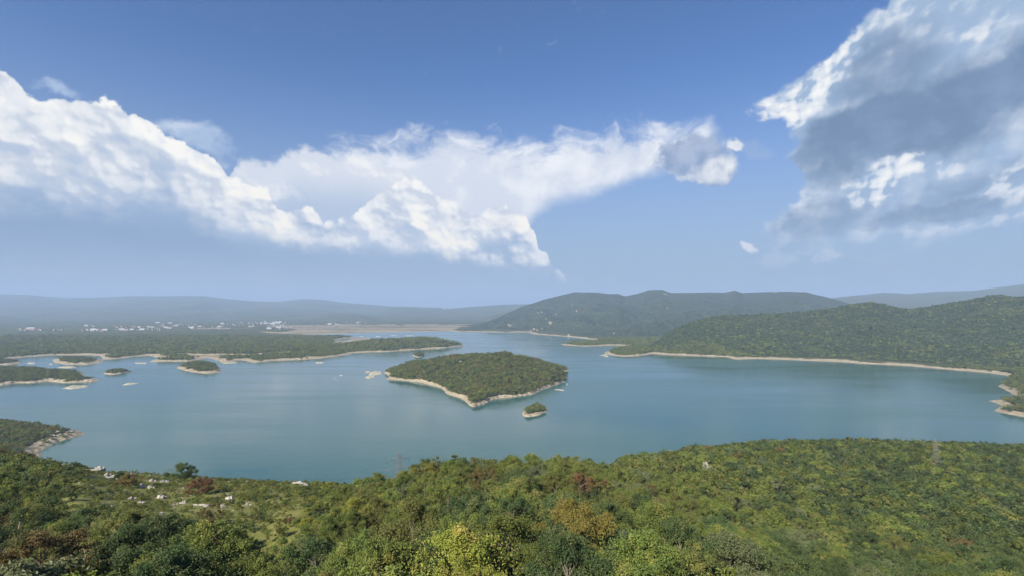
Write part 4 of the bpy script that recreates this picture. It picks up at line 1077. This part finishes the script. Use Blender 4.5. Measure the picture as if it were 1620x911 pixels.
# ------------------------------------------------------------------ crowns and trunks
def crown_mesh(name, seed, R=1.0, H=1.0, nclump=60, leaves=100, size=.06, open_=.0, low=.25, spread=.25, mat=None, elong=1.6, form=.35, jit=.55, lvs=.28, lobes=0):
    """a crown about R wide and H tall above z=0.25H: sprays of leaves round many branch ends"""
    g = np.random.default_rng(seed)
    # branch ends fill a lumpy dome
    n = nclump
    th = g.uniform(0, 2 * np.pi, n); cz = g.uniform(-low * 2, 1, n); cz = np.where(cz < -1, -1, cz)
    rr = np.sqrt(np.clip(1 - cz * cz, 0, 1))
    lump = 1 + .28 * np.sin(th * 2 + g.uniform(0, 6)) * rr + .20 * np.sin(th * 3 + cz * 3 + g.uniform(0, 6)) + g.normal(0, .05, n)
    rad_ = g.uniform(.40, 1.0, n) ** .55 * lump
    C = np.stack([rr * np.cos(th) * rad_ * R, rr * np.sin(th) * rad_ * R, .58 * H + cz * rad_ * H * .42], -1)
    if lobes:
        # main limbs carry lobes of foliage with gaps between them
        m = lobes; lt_ = g.uniform(0, 2 * np.pi, m); lz = np.clip(g.uniform(-.85, 1.05, m), -1, 1); lz[0] = .95
        lr = np.sqrt(1 - lz * lz) * g.uniform(.55, .80, m)
        LC = np.stack([lr * np.cos(lt_) * R, lr * np.sin(lt_) * R, .56 * H + lz * g.uniform(.55, .85, m) * H * .42], -1)
        li = g.integers(0, m, n); dd = g.normal(size=(n, 3)); dd /= np.linalg.norm(dd, axis=1)[:, None]; dd[:, 2] = np.abs(dd[:, 2]) * np.where(g.random(n) < .8, 1, -.6)
        C = LC[li] + dd * (g.random(n) ** .35 * .40 * R * g.uniform(.7, 1.25, m)[li])[:, None] * np.array([1, 1, .85])
    cr = spread * R * g.uniform(.35, 1.45, n)
    k = leaves
    N = n * k
    ci = np.repeat(np.arange(n), k)
    d = g.normal(size=(N, 3)); d /= np.linalg.norm(d, axis=1)[:, None]
    d[:, 2] = np.abs(d[:, 2]) * np.where(g.random(N) < .72, 1, -1)
    off = d * (g.random(N) ** .45)[:, None] * cr[ci][:, None]
    off[:, 2] *= .78
    oc = C - np.array([0, 0, .35 * H]); oc /= np.linalg.norm(oc, axis=1)[:, None] + 1e-6
    off += oc[ci] * (g.random(N) ** 2.2 * .55)[:, None] * cr[ci][:, None]
    p = C[ci] + off
    loose = g.random(N) < .055
    dn = g.normal(size=(N, 3)); dn /= np.linalg.norm(dn, axis=1)[:, None]; dn[:, 2] = np.abs(dn[:, 2]) * np.where(g.random(N) < .8, 1, -.5)
    q = dn * (g.uniform(.75, 1.12, N) * (1 + .22 * np.sin(np.arctan2(dn[:, 1], dn[:, 0]) * 3 + 1.3)))[:, None]
    p = np.where(loose[:, None], q * np.array([R, R, H * .42]) + np.array([0, 0, .56 * H]), p)
    out_ = p - np.array([0, 0, .45 * H]); out_ /= np.linalg.norm(out_, axis=1)[:, None] + 1e-6
    nn = d * (.95 - form) + out_ * form + np.array([0, 0, .2]) + g.normal(0, jit, (N, 3))
    nn /= np.linalg.norm(nn, axis=1)[:, None]
    a = np.cross(nn, g.normal(size=(N, 3))); a /= np.linalg.norm(a, axis=1)[:, None]
    b = np.cross(nn, a)
    s = size * g.uniform(.6, 1.35, N)[:, None]
    tip = -nn * s * .25
    V = np.stack([p - a * s * elong * .5 + tip, p + b * s * .42, p + a * s * elong * .5 + tip, p - b * s * .42], 1).reshape(-1, 3)
    F = np.arange(N * 4).reshape(-1, 4)
    lv = np.repeat(np.clip(g.normal(.5, lvs, N), 0, 1), 4)
    sv = np.repeat(np.clip(g.random(n)[ci] + g.normal(0, .06, N), 0, 1), 4)
    o = mesh_obj(name, V, F, mat, {'leaf': lv, 'spray': sv}, smooth=False, link=False)
    return o.data, C
def trunk_mesh(name, seed, C, H=1.0, r=.035, mat=None, nb=16):
    g = random.Random(seed)
    V, F = [], []
    def add(pts, rs, sides=6):
        v, f = tube(pts, rs, sides); o = len(V)
        V.extend(v); F.extend(tuple(o + i for i in q) for q in f)
    top = Vector((g.uniform(-.05, .05), g.uniform(-.05, .05), H * .80))
    stem = [Vector((0, 0, -.25)) + (top - Vector((0, 0, -.25))) * (i / 6) + Vector((g.gauss(0, .018), g.gauss(0, .018), 0)) * (i > 0) for i in range(7)]
    add(stem, [r * 1.25, r, r * .9, r * .75, r * .6, r * .42, r * .2])
    idx = list(range(len(C))); g.shuffle(idx)
    for i in idx[:nb]:
        e = Vector(C[i]); z0 = max(.18 * H, min(e.z - .25 * H, .62 * H)); f = (z0 + .25) / (top.z + .25)
        s = stem[min(6, int(f * 6))].lerp(stem[min(6, int(f * 6) + 1)], f * 6 % 1)
        m_ = s.lerp(e, .5) + Vector((g.gauss(0, .03), g.gauss(0, .03), .06))
        add([s, s.lerp(m_, .6), m_, m_.lerp(e, .6), e], [r * .42, r * .36, r * .28, r * .18, r * .07], 5)
    o = mesh_obj(name, np.array([tuple(v) for v in V]), F, mat, link=False)
    return o.data

NEARC = []   # (crown mesh, trunk mesh)
for i in range(7):
    nc = (70, 84, 60, 92, 76, 66, 88)[i]
    cm, C = crown_mesh('crown', 10 + i, 1.0, (1.75, 1.5, 1.9, 1.35, 1.6, 2.0, 1.45)[i], int(nc * .95), 330, .0300, low=(.3, .4, .35, .3, .45, .3, .4)[i], spread=(.15, .16, .14, .17, .16, .14, .155)[i], lobes=(9, 11, 8, 12, 10, 8, 10)[i], form=.25, jit=.6, mat=LM['green'])
    NEARC.append((cm, trunk_mesh('trunk', 40 + i, C, (1.75, 1.5, 1.9, 1.35, 1.6, 2.0, 1.45)[i], .045, M['bark'])))
SPARSE = []
for i in range(3):
    cm, C = crown_mesh('crown', 60 + i, 1.0, 2.0, 64, 190, .030, low=.3, spread=.18, lobes=10, mat=LM['grey'])
    SPARSE.append((cm, trunk_mesh('trunk', 70 + i, C, 2.0, .05, M['pale_bark'], 8)))

def variants(prefix, mats, **kw):
    r = []
    for i, (mname, seed) in enumerate(mats):
        cm, _ = crown_mesh(prefix, 100 + seed, mat=LM[mname], **kw)
        r.append(cm)
    return r
MIDV = variants('mid_crown', [('green', 1), ('green', 2), ('dark', 3), ('olive', 4), ('olive', 5), ('grey', 6), ('lime', 7), ('rust', 8), ('gold', 9), ('dark', 10), ('green', 11), ('olive', 12)], H=1.45, nclump=48, leaves=80, size=.062, low=.45, spread=.17, lobes=9, form=.45, jit=.42, lvs=.2)
FARV = variants('far_crown', [('green', 21), ('green', 22), ('dark', 23), ('olive', 24), ('olive', 25), ('grey', 26), ('dark', 27), ('rust', 28), ('deep', 29)], H=1.3, nclump=20, leaves=48, size=.11, low=.5, spread=.30, form=.8, jit=.30, lvs=.1)
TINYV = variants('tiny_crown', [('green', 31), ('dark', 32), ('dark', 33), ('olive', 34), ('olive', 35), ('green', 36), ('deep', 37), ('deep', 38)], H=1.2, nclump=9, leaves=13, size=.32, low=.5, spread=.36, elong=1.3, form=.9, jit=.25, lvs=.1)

# ------------------------------------------------------------------ scattering of the uncountable woods
def scatter(name, label, pts, scl, idx, meshes, squash=None):
    pts = np.asarray(pts, dtype=np.float32)
    me = bpy.data.meshes.new(name); me.vertices.add(len(pts)); me.vertices.foreach_set('co', pts.ravel())
    g = np.random.default_rng(len(pts))
    for an, ty, arr in (('scl', 'FLOAT', np.asarray(scl, dtype=np.float32)), ('rot', 'FLOAT', g.uniform(0, 6.283, len(pts)).astype(np.float32)), ('idx', 'INT', np.asarray(idx, dtype=np.int32))):
        a = me.attributes.new(an, ty, 'POINT'); a.data.foreach_set('value', arr)
    o = bpy.data.objects.new(name, me); COL.objects.link(o)
    for mesh in meshes:
        for m_ in mesh.materials:
            if m_.name not in me.materials: me.materials.append(m_)
    ng = bpy.data.node_groups.new(name, 'GeometryNodeTree')
    ng.interface.new_socket('Geometry', in_out='INPUT', socket_type='NodeSocketGeometry')
    ng.interface.new_socket('Geometry', in_out='OUTPUT', socket_type='NodeSocketGeometry')
    N, L_ = ng.nodes, ng.links
    gi, go = N.new('NodeGroupInput'), N.new('NodeGroupOutput')
    iop = N.new('GeometryNodeInstanceOnPoints'); jn = N.new('GeometryNodeJoinGeometry')
    order = []
    for mesh in meshes:
        src = bpy.data.objects.new(mesh.name, mesh)
        oi = N.new('GeometryNodeObjectInfo'); oi.inputs['Object'].default_value = src; oi.transform_space = 'ORIGINAL'
        gti = N.new('GeometryNodeGeometryToInstance'); L_.new(oi.outputs['Geometry'], gti.inputs[0]); order.append(gti)
    for gti in reversed(order): L_.new(gti.outputs[0], jn.inputs[0])
    def na(nm, ty):
        n = N.new('GeometryNodeInputNamedAttribute'); n.data_type = ty; n.inputs['Name'].default_value = nm
        return n.outputs['Attribute']
    cx = N.new('ShaderNodeCombineXYZ'); L_.new(na('rot', 'FLOAT'), cx.inputs[2])
    L_.new(gi.outputs[0], iop.inputs['Points']); L_.new(jn.outputs[0], iop.inputs['Instance'])
    iop.inputs['Pick Instance'].default_value = True
    L_.new(na('idx', 'INT'), iop.inputs['Instance Index'])
    L_.new(cx.outputs[0], iop.inputs['Rotation']); L_.new(na('scl', 'FLOAT'), iop.inputs['Scale'])
    L_.new(iop.outputs[0], go.inputs[0])
    md = o.modifiers.new('scatter', 'NODES'); md.node_group = ng
    tag(o, label, kind='stuff')
    return o

# ------------------------------------------------------------------ woods of the near hillside
rngv = np.random.default_rng(4)
def pick(g, tone, warm, kinds):
    """choose a crown colour from a smooth patchiness of the wood; kinds: name -> weight function value arrays"""
    w = np.stack(kinds, -1); w = np.maximum(w, 0) + 1e-4
    c_ = np.cumsum(w, 1); r = g.random(len(w)) * c_[:, -1]
    return (r[:, None] > c_).sum(1)
def hill_points():
    n = 165000
    y = np.sqrt(rngv.random(n)) * 600; x = rngv.uniform(-1.65, 1.65, n) * (y + 14)
    s = th0 = tree_h(x / np.maximum(y, 1), y)[0] * np.clip(np.exp(rngv.normal(0, .36, n)), .45, 1.28) * (1 + .22 * fbm(x / 17, y / 17, 3, .5, 905))
    # big crowns first; a newcomer keeps its distance from those already standing
    order = np.argsort(-s + rngv.normal(0, 1.2, n)); cellmap = {}; keep = []
    for i in order:
        xi, yi, r = x[i], y[i], .50 * s[i]
        if yi < 31: continue
        cx, cy = int(xi // 5), int(yi // 5); ok = True
        for a in (-1, 0, 1):
            for b in (-1, 0, 1):
                for j in cellmap.get((cx + a, cy + b), ()):
                    if (x[j] - xi) ** 2 + (y[j] - yi) ** 2 < ((r + .50 * s[j]) * .90) ** 2: ok = False; break
                if not ok: break
            if not ok: break
        if ok: cellmap.setdefault((cx, cy), []).append(i); keep.append(i)
    keep = np.array(keep); x, y, s = x[keep], y[keep], s[keep]
    k = (np.abs(x) < 1.62 * y + 18)
    x, y, s = x[k], y[k], s[k]
    z = fg_height(x, y); zl = np.full(x.shape, -20.0)
    k2 = y > 380; zl[k2] = low_height(x[k2], y[k2])[0]
    z = np.maximum(z, zl)
    k = z > 7.5
    x, y, z, s = x[k], y[k], z[k], s[k]
    for rx, ry, rz, rs in ROCKS:
        if ry < 600:
            L_ = math.hypot(rx, ry); tt = np.clip(((x * rx + y * ry) / L_), L_ - 16, L_ + .5)
            dd = np.hypot(x - rx / L_ * tt, y - ry / L_ * tt)
            k = dd > rs * 1.1 + s * .35
            x, y, z, s = x[k], y[k], z[k], s[k]
    # the far flank behind the brow is never seen; keep a margin of it
    d = np.hypot(x, y); v = VH + (CAM_H - z - 4) / y * FPX
    return x, y, z, v, s
hx, hy, hz, hv, hs = hill_points()
hu = UC + FPX * hx / hy
th_, mead = tree_h(hx / hy, hy)
dens = fbm(hx / 22, hy / 22, 4, .55, 901)
keep = rngv.random(len(hx)) < np.where(mead > .4, .42 + .8 * dens, .97)
# nothing grows on the viewing spot
keep &= hy > 24
hx, hy, hz, hu, hv, th_, mead, dens, hs = (a[keep] for a in (hx, hy, hz, hu, hv, th_, mead, dens, hs))
NT = len(hx)
tone = fbm(hx / 45, hy / 45, 4, .55, 911); warm = fbm(hx / 30, hy / 30, 4, .6, 913)
left = 1 - smooth01(hu, 450, 1000); rightside = smooth01(hu, 1000, 1500)
W8 = [  # green dark olive grey lime rust gold
    .9 + 0 * tone, .50 - 1.1 * tone + 1.5 * rightside, .45 + 1.0 * tone + .25 * left - .25 * rightside, .12 + .4 * fbm(hx / 20, hy / 20, 3, .5, 917),
    .05 + .6 * left * smooth01(warm, -.05, .25), .015 + .45 * smooth01(warm, .16, .36) * (.35 + left) * smooth01(hy, 70, 110), .008 + .03 * smooth01(warm, .1, .4)]
KN = ['green', 'dark', 'olive', 'grey', 'lime', 'rust', 'gold']
hk = pick(rngv, tone, warm, W8)
# size on the picture decides who is a tree of its own
appar = hs / np.hypot(hx, hy) * ((hu > -25) & (hu < 1645) & (hv < 960))
order_ = np.argsort(-appar); SOLO = order_[:282]
rest = np.setdiff1d(np.arange(NT), SOLO)
KM = {'green': [0, 1, 10], 'dark': [2, 9], 'olive': [3, 4, 11], 'grey': [5], 'lime': [6], 'rust': [7], 'gold': [8]}
KF = {'green': [0, 1], 'dark': [2, 6, 8], 'olive': [3, 4], 'grey': [5], 'lime': [4], 'rust': [7], 'gold': [3]}
KT = {'green': [0, 5], 'dark': [1, 2], 'olive': [3, 4], 'grey': [3], 'lime': [4], 'rust': [3], 'gold': [3]}
def idx_of(kinds, table, g): return np.array([table[KN[k]][g.integers(len(table[KN[k]]))] for k in kinds])
dist = np.hypot(hx, hy)
mid_ = rest[dist[rest] < 230]; far_ = rest[dist[rest] >= 230]
def base(i): return np.stack([hx[i], hy[i], hz[i] - .10 * hs[i]], -1)
scatter('woodland', 'dense mixed green and olive woodland over the near hillside', np.vstack([base(mid_), base(far_)]), np.concatenate([hs[mid_] / 1.55, hs[far_] / 1.40]),
        np.concatenate([idx_of(hk[mid_], KM, rngv), len(MIDV) + idx_of(hk[far_], KF, rngv)]), MIDV + FARV)
print('hillside trees', NT, 'mid', len(mid_), 'far', len(far_))
# low undergrowth that closes the floor between the trees
gx, gy = np.meshgrid(np.arange(-300, 300, 1.7), np.arange(34, 235, 1.7), indexing='ij')
ux = (gx + rngv.uniform(-.8, .8, gx.shape)).ravel(); uy = (gy + rngv.uniform(-.8, .8, gx.shape)).ravel()
k = np.abs(ux) < 1.12 * uy + 8
ux, uy = ux[k], uy[k]
uk = pick(rngv, 0, 0, [.8 + 0 * ux, .25 + 0 * ux, .8 + 0 * ux, .12 + 0 * ux, .35 + .6 * fbm(ux / 12, uy / 12, 3, .5, 931), .07 + .12 * fbm(ux / 9, uy / 9, 3, .5, 933), .08 + 0 * ux])
um = tree_h(ux / uy, uy)[1]
kk = rngv.random(len(ux)) < np.where(um > .4, .40 + .9 * fbm(ux / 7, uy / 7, 3, .5, 935), .50)
for rx, ry, rz, rs in ROCKS:
    if ry < 600:
        L_ = math.hypot(rx, ry); tt = np.clip((ux * rx + uy * ry) / L_, L_ - 5, L_)
        kk &= np.hypot(ux - rx / L_ * tt, uy - ry / L_ * tt) > rs * 1.0 + .5
ux, uy, uk, um = ux[kk], uy[kk], uk[kk], um[kk]
scatter('undergrowth', 'low tangled bushes and tall weeds on the near slope', np.stack([ux, uy, fg_height(ux, uy) - .15], -1), np.where(um > .4, rngv.uniform(.35, .95, len(ux)), rngv.uniform(.6, 1.5, len(ux))), idx_of(uk, KF, rngv), FARV)
print('undergrowth', len(ux))

# ------------------------------------------------------------------ woods of the islands and far shores
def wood_on(name, label, bbox, height, cell, smin, smax, meshes, table, seed, dark=0.5, thin=0.85, zmin=6.6, ymax=None, rustw=.12, extra=None):
    g = np.random.default_rng(seed)
    x0, x1, y0, y1 = bbox
    gx, gy = np.meshgrid(np.arange(x0, x1, cell), np.arange(y0, y1, cell), indexing='ij')
    x = (gx + g.uniform(-.45, .45, gx.shape) * cell).ravel(); y = (gy + g.uniform(-.45, .45, gx.shape) * cell).ravel()
    k = np.abs(x) < 1.55 * y
    x, y = x[k], y[k]
    z, dry = height(x, y)
    k = (z > np.minimum(zmin, 3.0)) & ((dry < .40) | ((g.random(len(x)) < .07) & (z > 2.0))) & (g.random(len(x)) < thin + .5 * fbm(x / (cell * 5), y / (cell * 5), 3, .55, seed))
    x, y, z = x[k], y[k], z[k]
    t = fbm(x / (cell * 9), y / (cell * 9), 4, .55, seed + 1)
    w8 = [.8 + 0 * t, dark - 1.0 * t, .65 + 1.0 * t, .14 + 0 * t, .03 + 0 * t, rustw * smooth01(t, .0, .35), 0 * t]
    kd = pick(g, 0, 0, w8)
    s = g.uniform(smin, smax, len(x)) * np.exp(g.normal(0, .15, len(x)))
    scatter(name, label, np.stack([x, y, z - .12 * s], -1), s / 1.25, idx_of(kd, table, g), meshes)
    print(label, len(x))
def isl_fn(label):
    P, h, bb = ISL[label]
    def f(x, y):
        z, sd, dry = h(x, y); return z, dry
    return f, bb
f_, bb = isl_fn(BIG)
wood_on('woodland', 'low green woodland covering the large island', bb, f_, 5.8, 3.4, 7.6, FARV, KF, 51, .45, .88, 6.7, rustw=.5)
for lb, sd_no, cell, a, b, thin in ((ISLET, 52, 4.2, 3.5, 6.0, .75), (I9, 53, 6.0, 4.5, 7.0, .9), (I5, 54, 6.5, 4, 6.5, .85), (I2, 55, 8, 4, 7, .8), (I1, 56, 8, 4, 7, .8), (I7, 57, 5.0, 3, 5, .65), (I13, 58, 6, 4, 6.5, .7)):
    f_, bb = isl_fn(lb)
    wood_on('scrub', 'green scrub and low trees on the ' + {ISLET: 'small rock islet before the large island', I9: 'round islet off the peninsula', I5: 'long low island with the sandy point', I2: 'flat island near the mainland', I1: 'flat island at the left edge', I7: 'low rocky islet', I13: 'tiny islet behind the large island'}[lb], bb, f_, cell, a, b, FARV, KF, sd_no, .5, thin, 3.0)
wood_on('woodland', 'dark scrub woodland over the peninsula and its shores', (-3400, 300, 1750, 3500), low_height, 13.0, 5.0, 11.0, TINYV, KT, 61, .15, .84, 7.0, rustw=.2)
wood_on('woodland', 'green woodland on the low points of the right shore', (150, 1000, 1950, 3300), low_height, 9.5, 5.5, 9.0, TINYV, KT, 62, .6, .92, 7.0)
wood_on('woodland', 'thick woodland on the promontory at the right edge', (900, 2400, 900, 1700), low_height, 6.5, 5.0, 8.5, FARV, KF, 63, .8, .95, 7.0)
wood_on('scrub', 'mixed scrub on the rocky spit below the left meadow', (-1000, -420, 560, 960), low_height, 4.6, 3.0, 5.0, FARV, KF, 64, .4, .85, 7.2, rustw=.8)
def hill_wood(cell, seed):
    us, t, X, Y, Z = RIDGE['hill'][0]
    g = np.random.default_rng(seed)
    n = 84000
    fu, ft = g.random(n) * (len(us) - 1.001), g.random(n)
    i = fu.astype(int); j = np.clip(np.searchsorted(t, ft * 1.06) - 1, 0, len(t) - 2)
    a = fu - i; b = np.clip((ft * 1.06 - t[j]) / (t[j + 1] - t[j]), 0, 1)
    def L4(A): return (A[i, j] * (1 - a) + A[i + 1, j] * a) * (1 - b) + (A[i, j + 1] * (1 - a) + A[i + 1, j + 1] * a) * b
    x, y, z = L4(X), L4(Y), L4(Z)
    k = (z > 9) & (np.abs(x) < 1.7 * y) & (g.random(n) < .80 + .9 * fbm(x / 90, y / 90, 4, .55, seed))
    x, y, z = x[k], y[k], z[k]
    tt = fbm(x / 160, y / 160, 4, .55, seed + 3)
    kd = pick(g, 0, 0, [.35 + 0 * tt, 1.5 - 1.8 * tt, .10 + 1.3 * tt, .10 + 0 * tt, .0 * tt, .02 + 0 * tt, 0 * tt])
    s = g.uniform(6, 10.5, len(x)) * np.exp(g.normal(0, .18, len(x)))
    ix = idx_of(kd, KT, g); ix = np.where(g.random(len(ix)) < .62 - .5 * tt, 6 + (ix % 2), ix)  # cloud shadow over this hill imitated by swapping in the darkest leaves
    scatter('woodland', 'dense green woodland darkened as under cloud over the steep hill on the right shore', np.stack([x, y, z - .2 * s], -1), s / 1.2, ix, TINYV)
    print('right hill', len(x))
hill_wood(9, 71)

# ------------------------------------------------------------------ the nearest trees, each a thing with crown and trunk
ADJ = {'green': 'green leafy', 'dark': 'dark green', 'olive': 'olive green', 'grey': 'pale grey green', 'lime': 'yellow green', 'rust': 'rust brown', 'gold': 'yellow tinged'}
PROTO = {}
def proto(kind, i):
    key = (kind, i)
    if key not in PROTO:
        src = (SPARSE if kind == 'bare' else NEARC)[i]
        cmn = src[0].copy(); cmn.materials.clear(); cmn.materials.append(LM['dark' if kind == 'bare' else kind])
        PROTO[key] = (cmn, src[1])
    return PROTO[key]
def tree(kind, i, x, y, z, s, rot, label, group=None, name='tree', wide=1.0):
    cm, tm = proto(kind, i)
    r = bpy.data.objects.new(name, None); COL.objects.link(r)
    r.location = (x, y, z); r.rotation_euler = (0, 0, rot); r.scale = (s * wide, s * wide, s)
    tag(r, label, 'tree', group)
    for nm, me in (('crown', cm), ('trunk', tm)):
        o = bpy.data.objects.new(nm, me); COL.objects.link(o); o.parent = r
    return r
GRP = 'trees and bushes of the near hillside'
Hn = (1.75, 1.5, 1.9, 1.35, 1.6, 2.0, 1.45)
def where(u, v, y):
    side = 'far left' if u < 240 else 'left' if u < 480 else 'left centre' if u < 700 else 'centre' if u < 920 else 'right centre' if u < 1140 else 'right' if u < 1380 else 'far right'
    row = 'bottom edge' if v > 850 else 'lower slope' if v > 800 else 'middle slope' if v > 755 else 'upper edge'
    return side, row
SOLOT = {}
for j in SOLO:
    kd = KN[hk[j]]; i = int(rngv.integers(7))
    side, row = where(hu[j], hv[j], hy[j])
    SOLOT.setdefault((row, side, kd), []).append((float(hu[j]), j, i))
_o = 'first second third fourth fifth sixth seventh eighth ninth tenth eleventh twelfth thirteenth fourteenth fifteenth sixteenth seventeenth eighteenth nineteenth'.split()
ORD = _o + ['twentieth'] + ['twenty ' + w for w in _o[:9]] + ['thirtieth'] + ['thirty ' + w for w in _o[:9]]
for (row, side, kd), ts in SOLOT.items():
    ts.sort()
    for k, (u_, j, i) in enumerate(ts):
        if len(ts) == 1: lb = f'only {ADJ[kd]} tree on the {row} in the {side} of the wood'
        else: lb = f'{ORD[k]} {ADJ[kd]} tree from the left, {row}, {side} wood'
        tree(kd, i, hx[j], hy[j], hz[j] - .3, hs[j] / Hn[i] * .92, float(rngv.uniform(0, 6.28)), lb, GRP)
# trees the photograph shows by themselves
def gz(x, y): return float(fg_height(np.array([float(x)]), np.array([float(y)]))[0])
def place(kind, i, u, y, s, label, wide=1.0, name='tree', sink=.3):
    x = (u - UC) / FPX * y
    return tree(kind, i, x, y, gz(x, y) - sink, s, u * .013, label, GRP, name, wide)
place('dark', 3, 293, 206, 6.2, 'lone round dark green tree on the meadow brow, standing out against the lake', .95, sink=3.4)
place('bare', 0, 42, 80, 5.0, 'thin tree with a long pale bare trunk and sparse crown above the left wood')
place('bare', 1, 690, 62, 3.6, 'pale barked tree with forking bare stems among the centre wood')
place('rust', 1, 322, 150, 3.6, 'rusty orange round bush on the rocky meadow right of the white rocks', 1.1, 'bush', 1.6)
place('rust', 3, 212, 160, 2.9, 'rusty brown round bush between the white rocks of the meadow', 1.2, 'bush')
place('rust', 4, 45, 228, 4.0, 'large rust brown bush at the left end of the meadow', 1.3, 'bush')
place('rust', 5, 8, 236, 3.4, 'rust brown bush at the frame edge left of the large rust bush', 1.3, 'bush')
place('rust', 0, 915, 118, 3.6, 'orange brown autumn tree on the brow in the centre', 1.0)
place('rust', 2, 345, 100, 2.4, 'small bright orange bush at the lower end of the meadow', 1.1, 'bush')
place('rust', 5, 335, 84, 1.7, 'lowest small orange bush under the meadow', 1.2, 'bush')
place('dark', 4, 90, 175, 2.8, 'dark round bush left of the topmost white rocks', 1.1, 'bush', 1.6)
place('dark', 6, 122, 176, 2.6, 'dark round bush behind the topmost white rocks', 1.2, 'bush')
place('dark', 1, 197, 175, 2.6, 'dark green bush beside the white boulders on the meadow', 1.0, 'bush')
place('grey', 2, 690, 132, 4.1, 'tall grey green tree rising over the brow in the centre', .9)
place('dark', 0, 722, 134, 4.2, 'dark crowned tree on the centre brow beside the tall grey green tree', 1.1)
place('gold', 5, 1545, 40, 2.3, 'yellow leaved bush in the bottom right corner', 1.0, 'bush')
place('gold', 3, 1480, 42, 2.3, 'orange yellow bush left of the yellow bush in the bottom right', 1.1, 'bush')
# ------------------------------------------------------------------ the air
def build_haze():
    R, lo, hi = 24000.0, -17.0, 860.0
    vs = [(x, y, z) for z in (lo, hi) for x, y in ((-R, -R), (R, -R), (R, R), (-R, R))]
    fs = [(0, 3, 2, 1), (4, 5, 6, 7), (0, 1, 5, 4), (1, 2, 6, 5), (2, 3, 7, 6), (3, 0, 4, 7)]
    me = bpy.data.meshes.new('haze'); me.from_pydata(vs, [], fs)
    o = bpy.data.objects.new('haze', me); COL.objects.link(o)
    m = bpy.data.materials.new('haze'); m.use_nodes = True
    t = m.node_tree; t.nodes.clear()
    ou = t.nodes.new('ShaderNodeOutputMaterial'); pv = t.nodes.new('ShaderNodeVolumePrincipled')
    pv.inputs['Color'].default_value = (*HAZE_C, 1)
    pv.inputs['Density'].default_value = HAZE_D
    pv.inputs['Anisotropy'].default_value = 0.0
    t.links.new(pv.outputs[0], ou.inputs['Volume'])
    me.materials.append(m)
    o['kind'] = 'stuff'; o['label'] = 'pale blue haze over the lake and the far mountains'
    return o
build_haze()
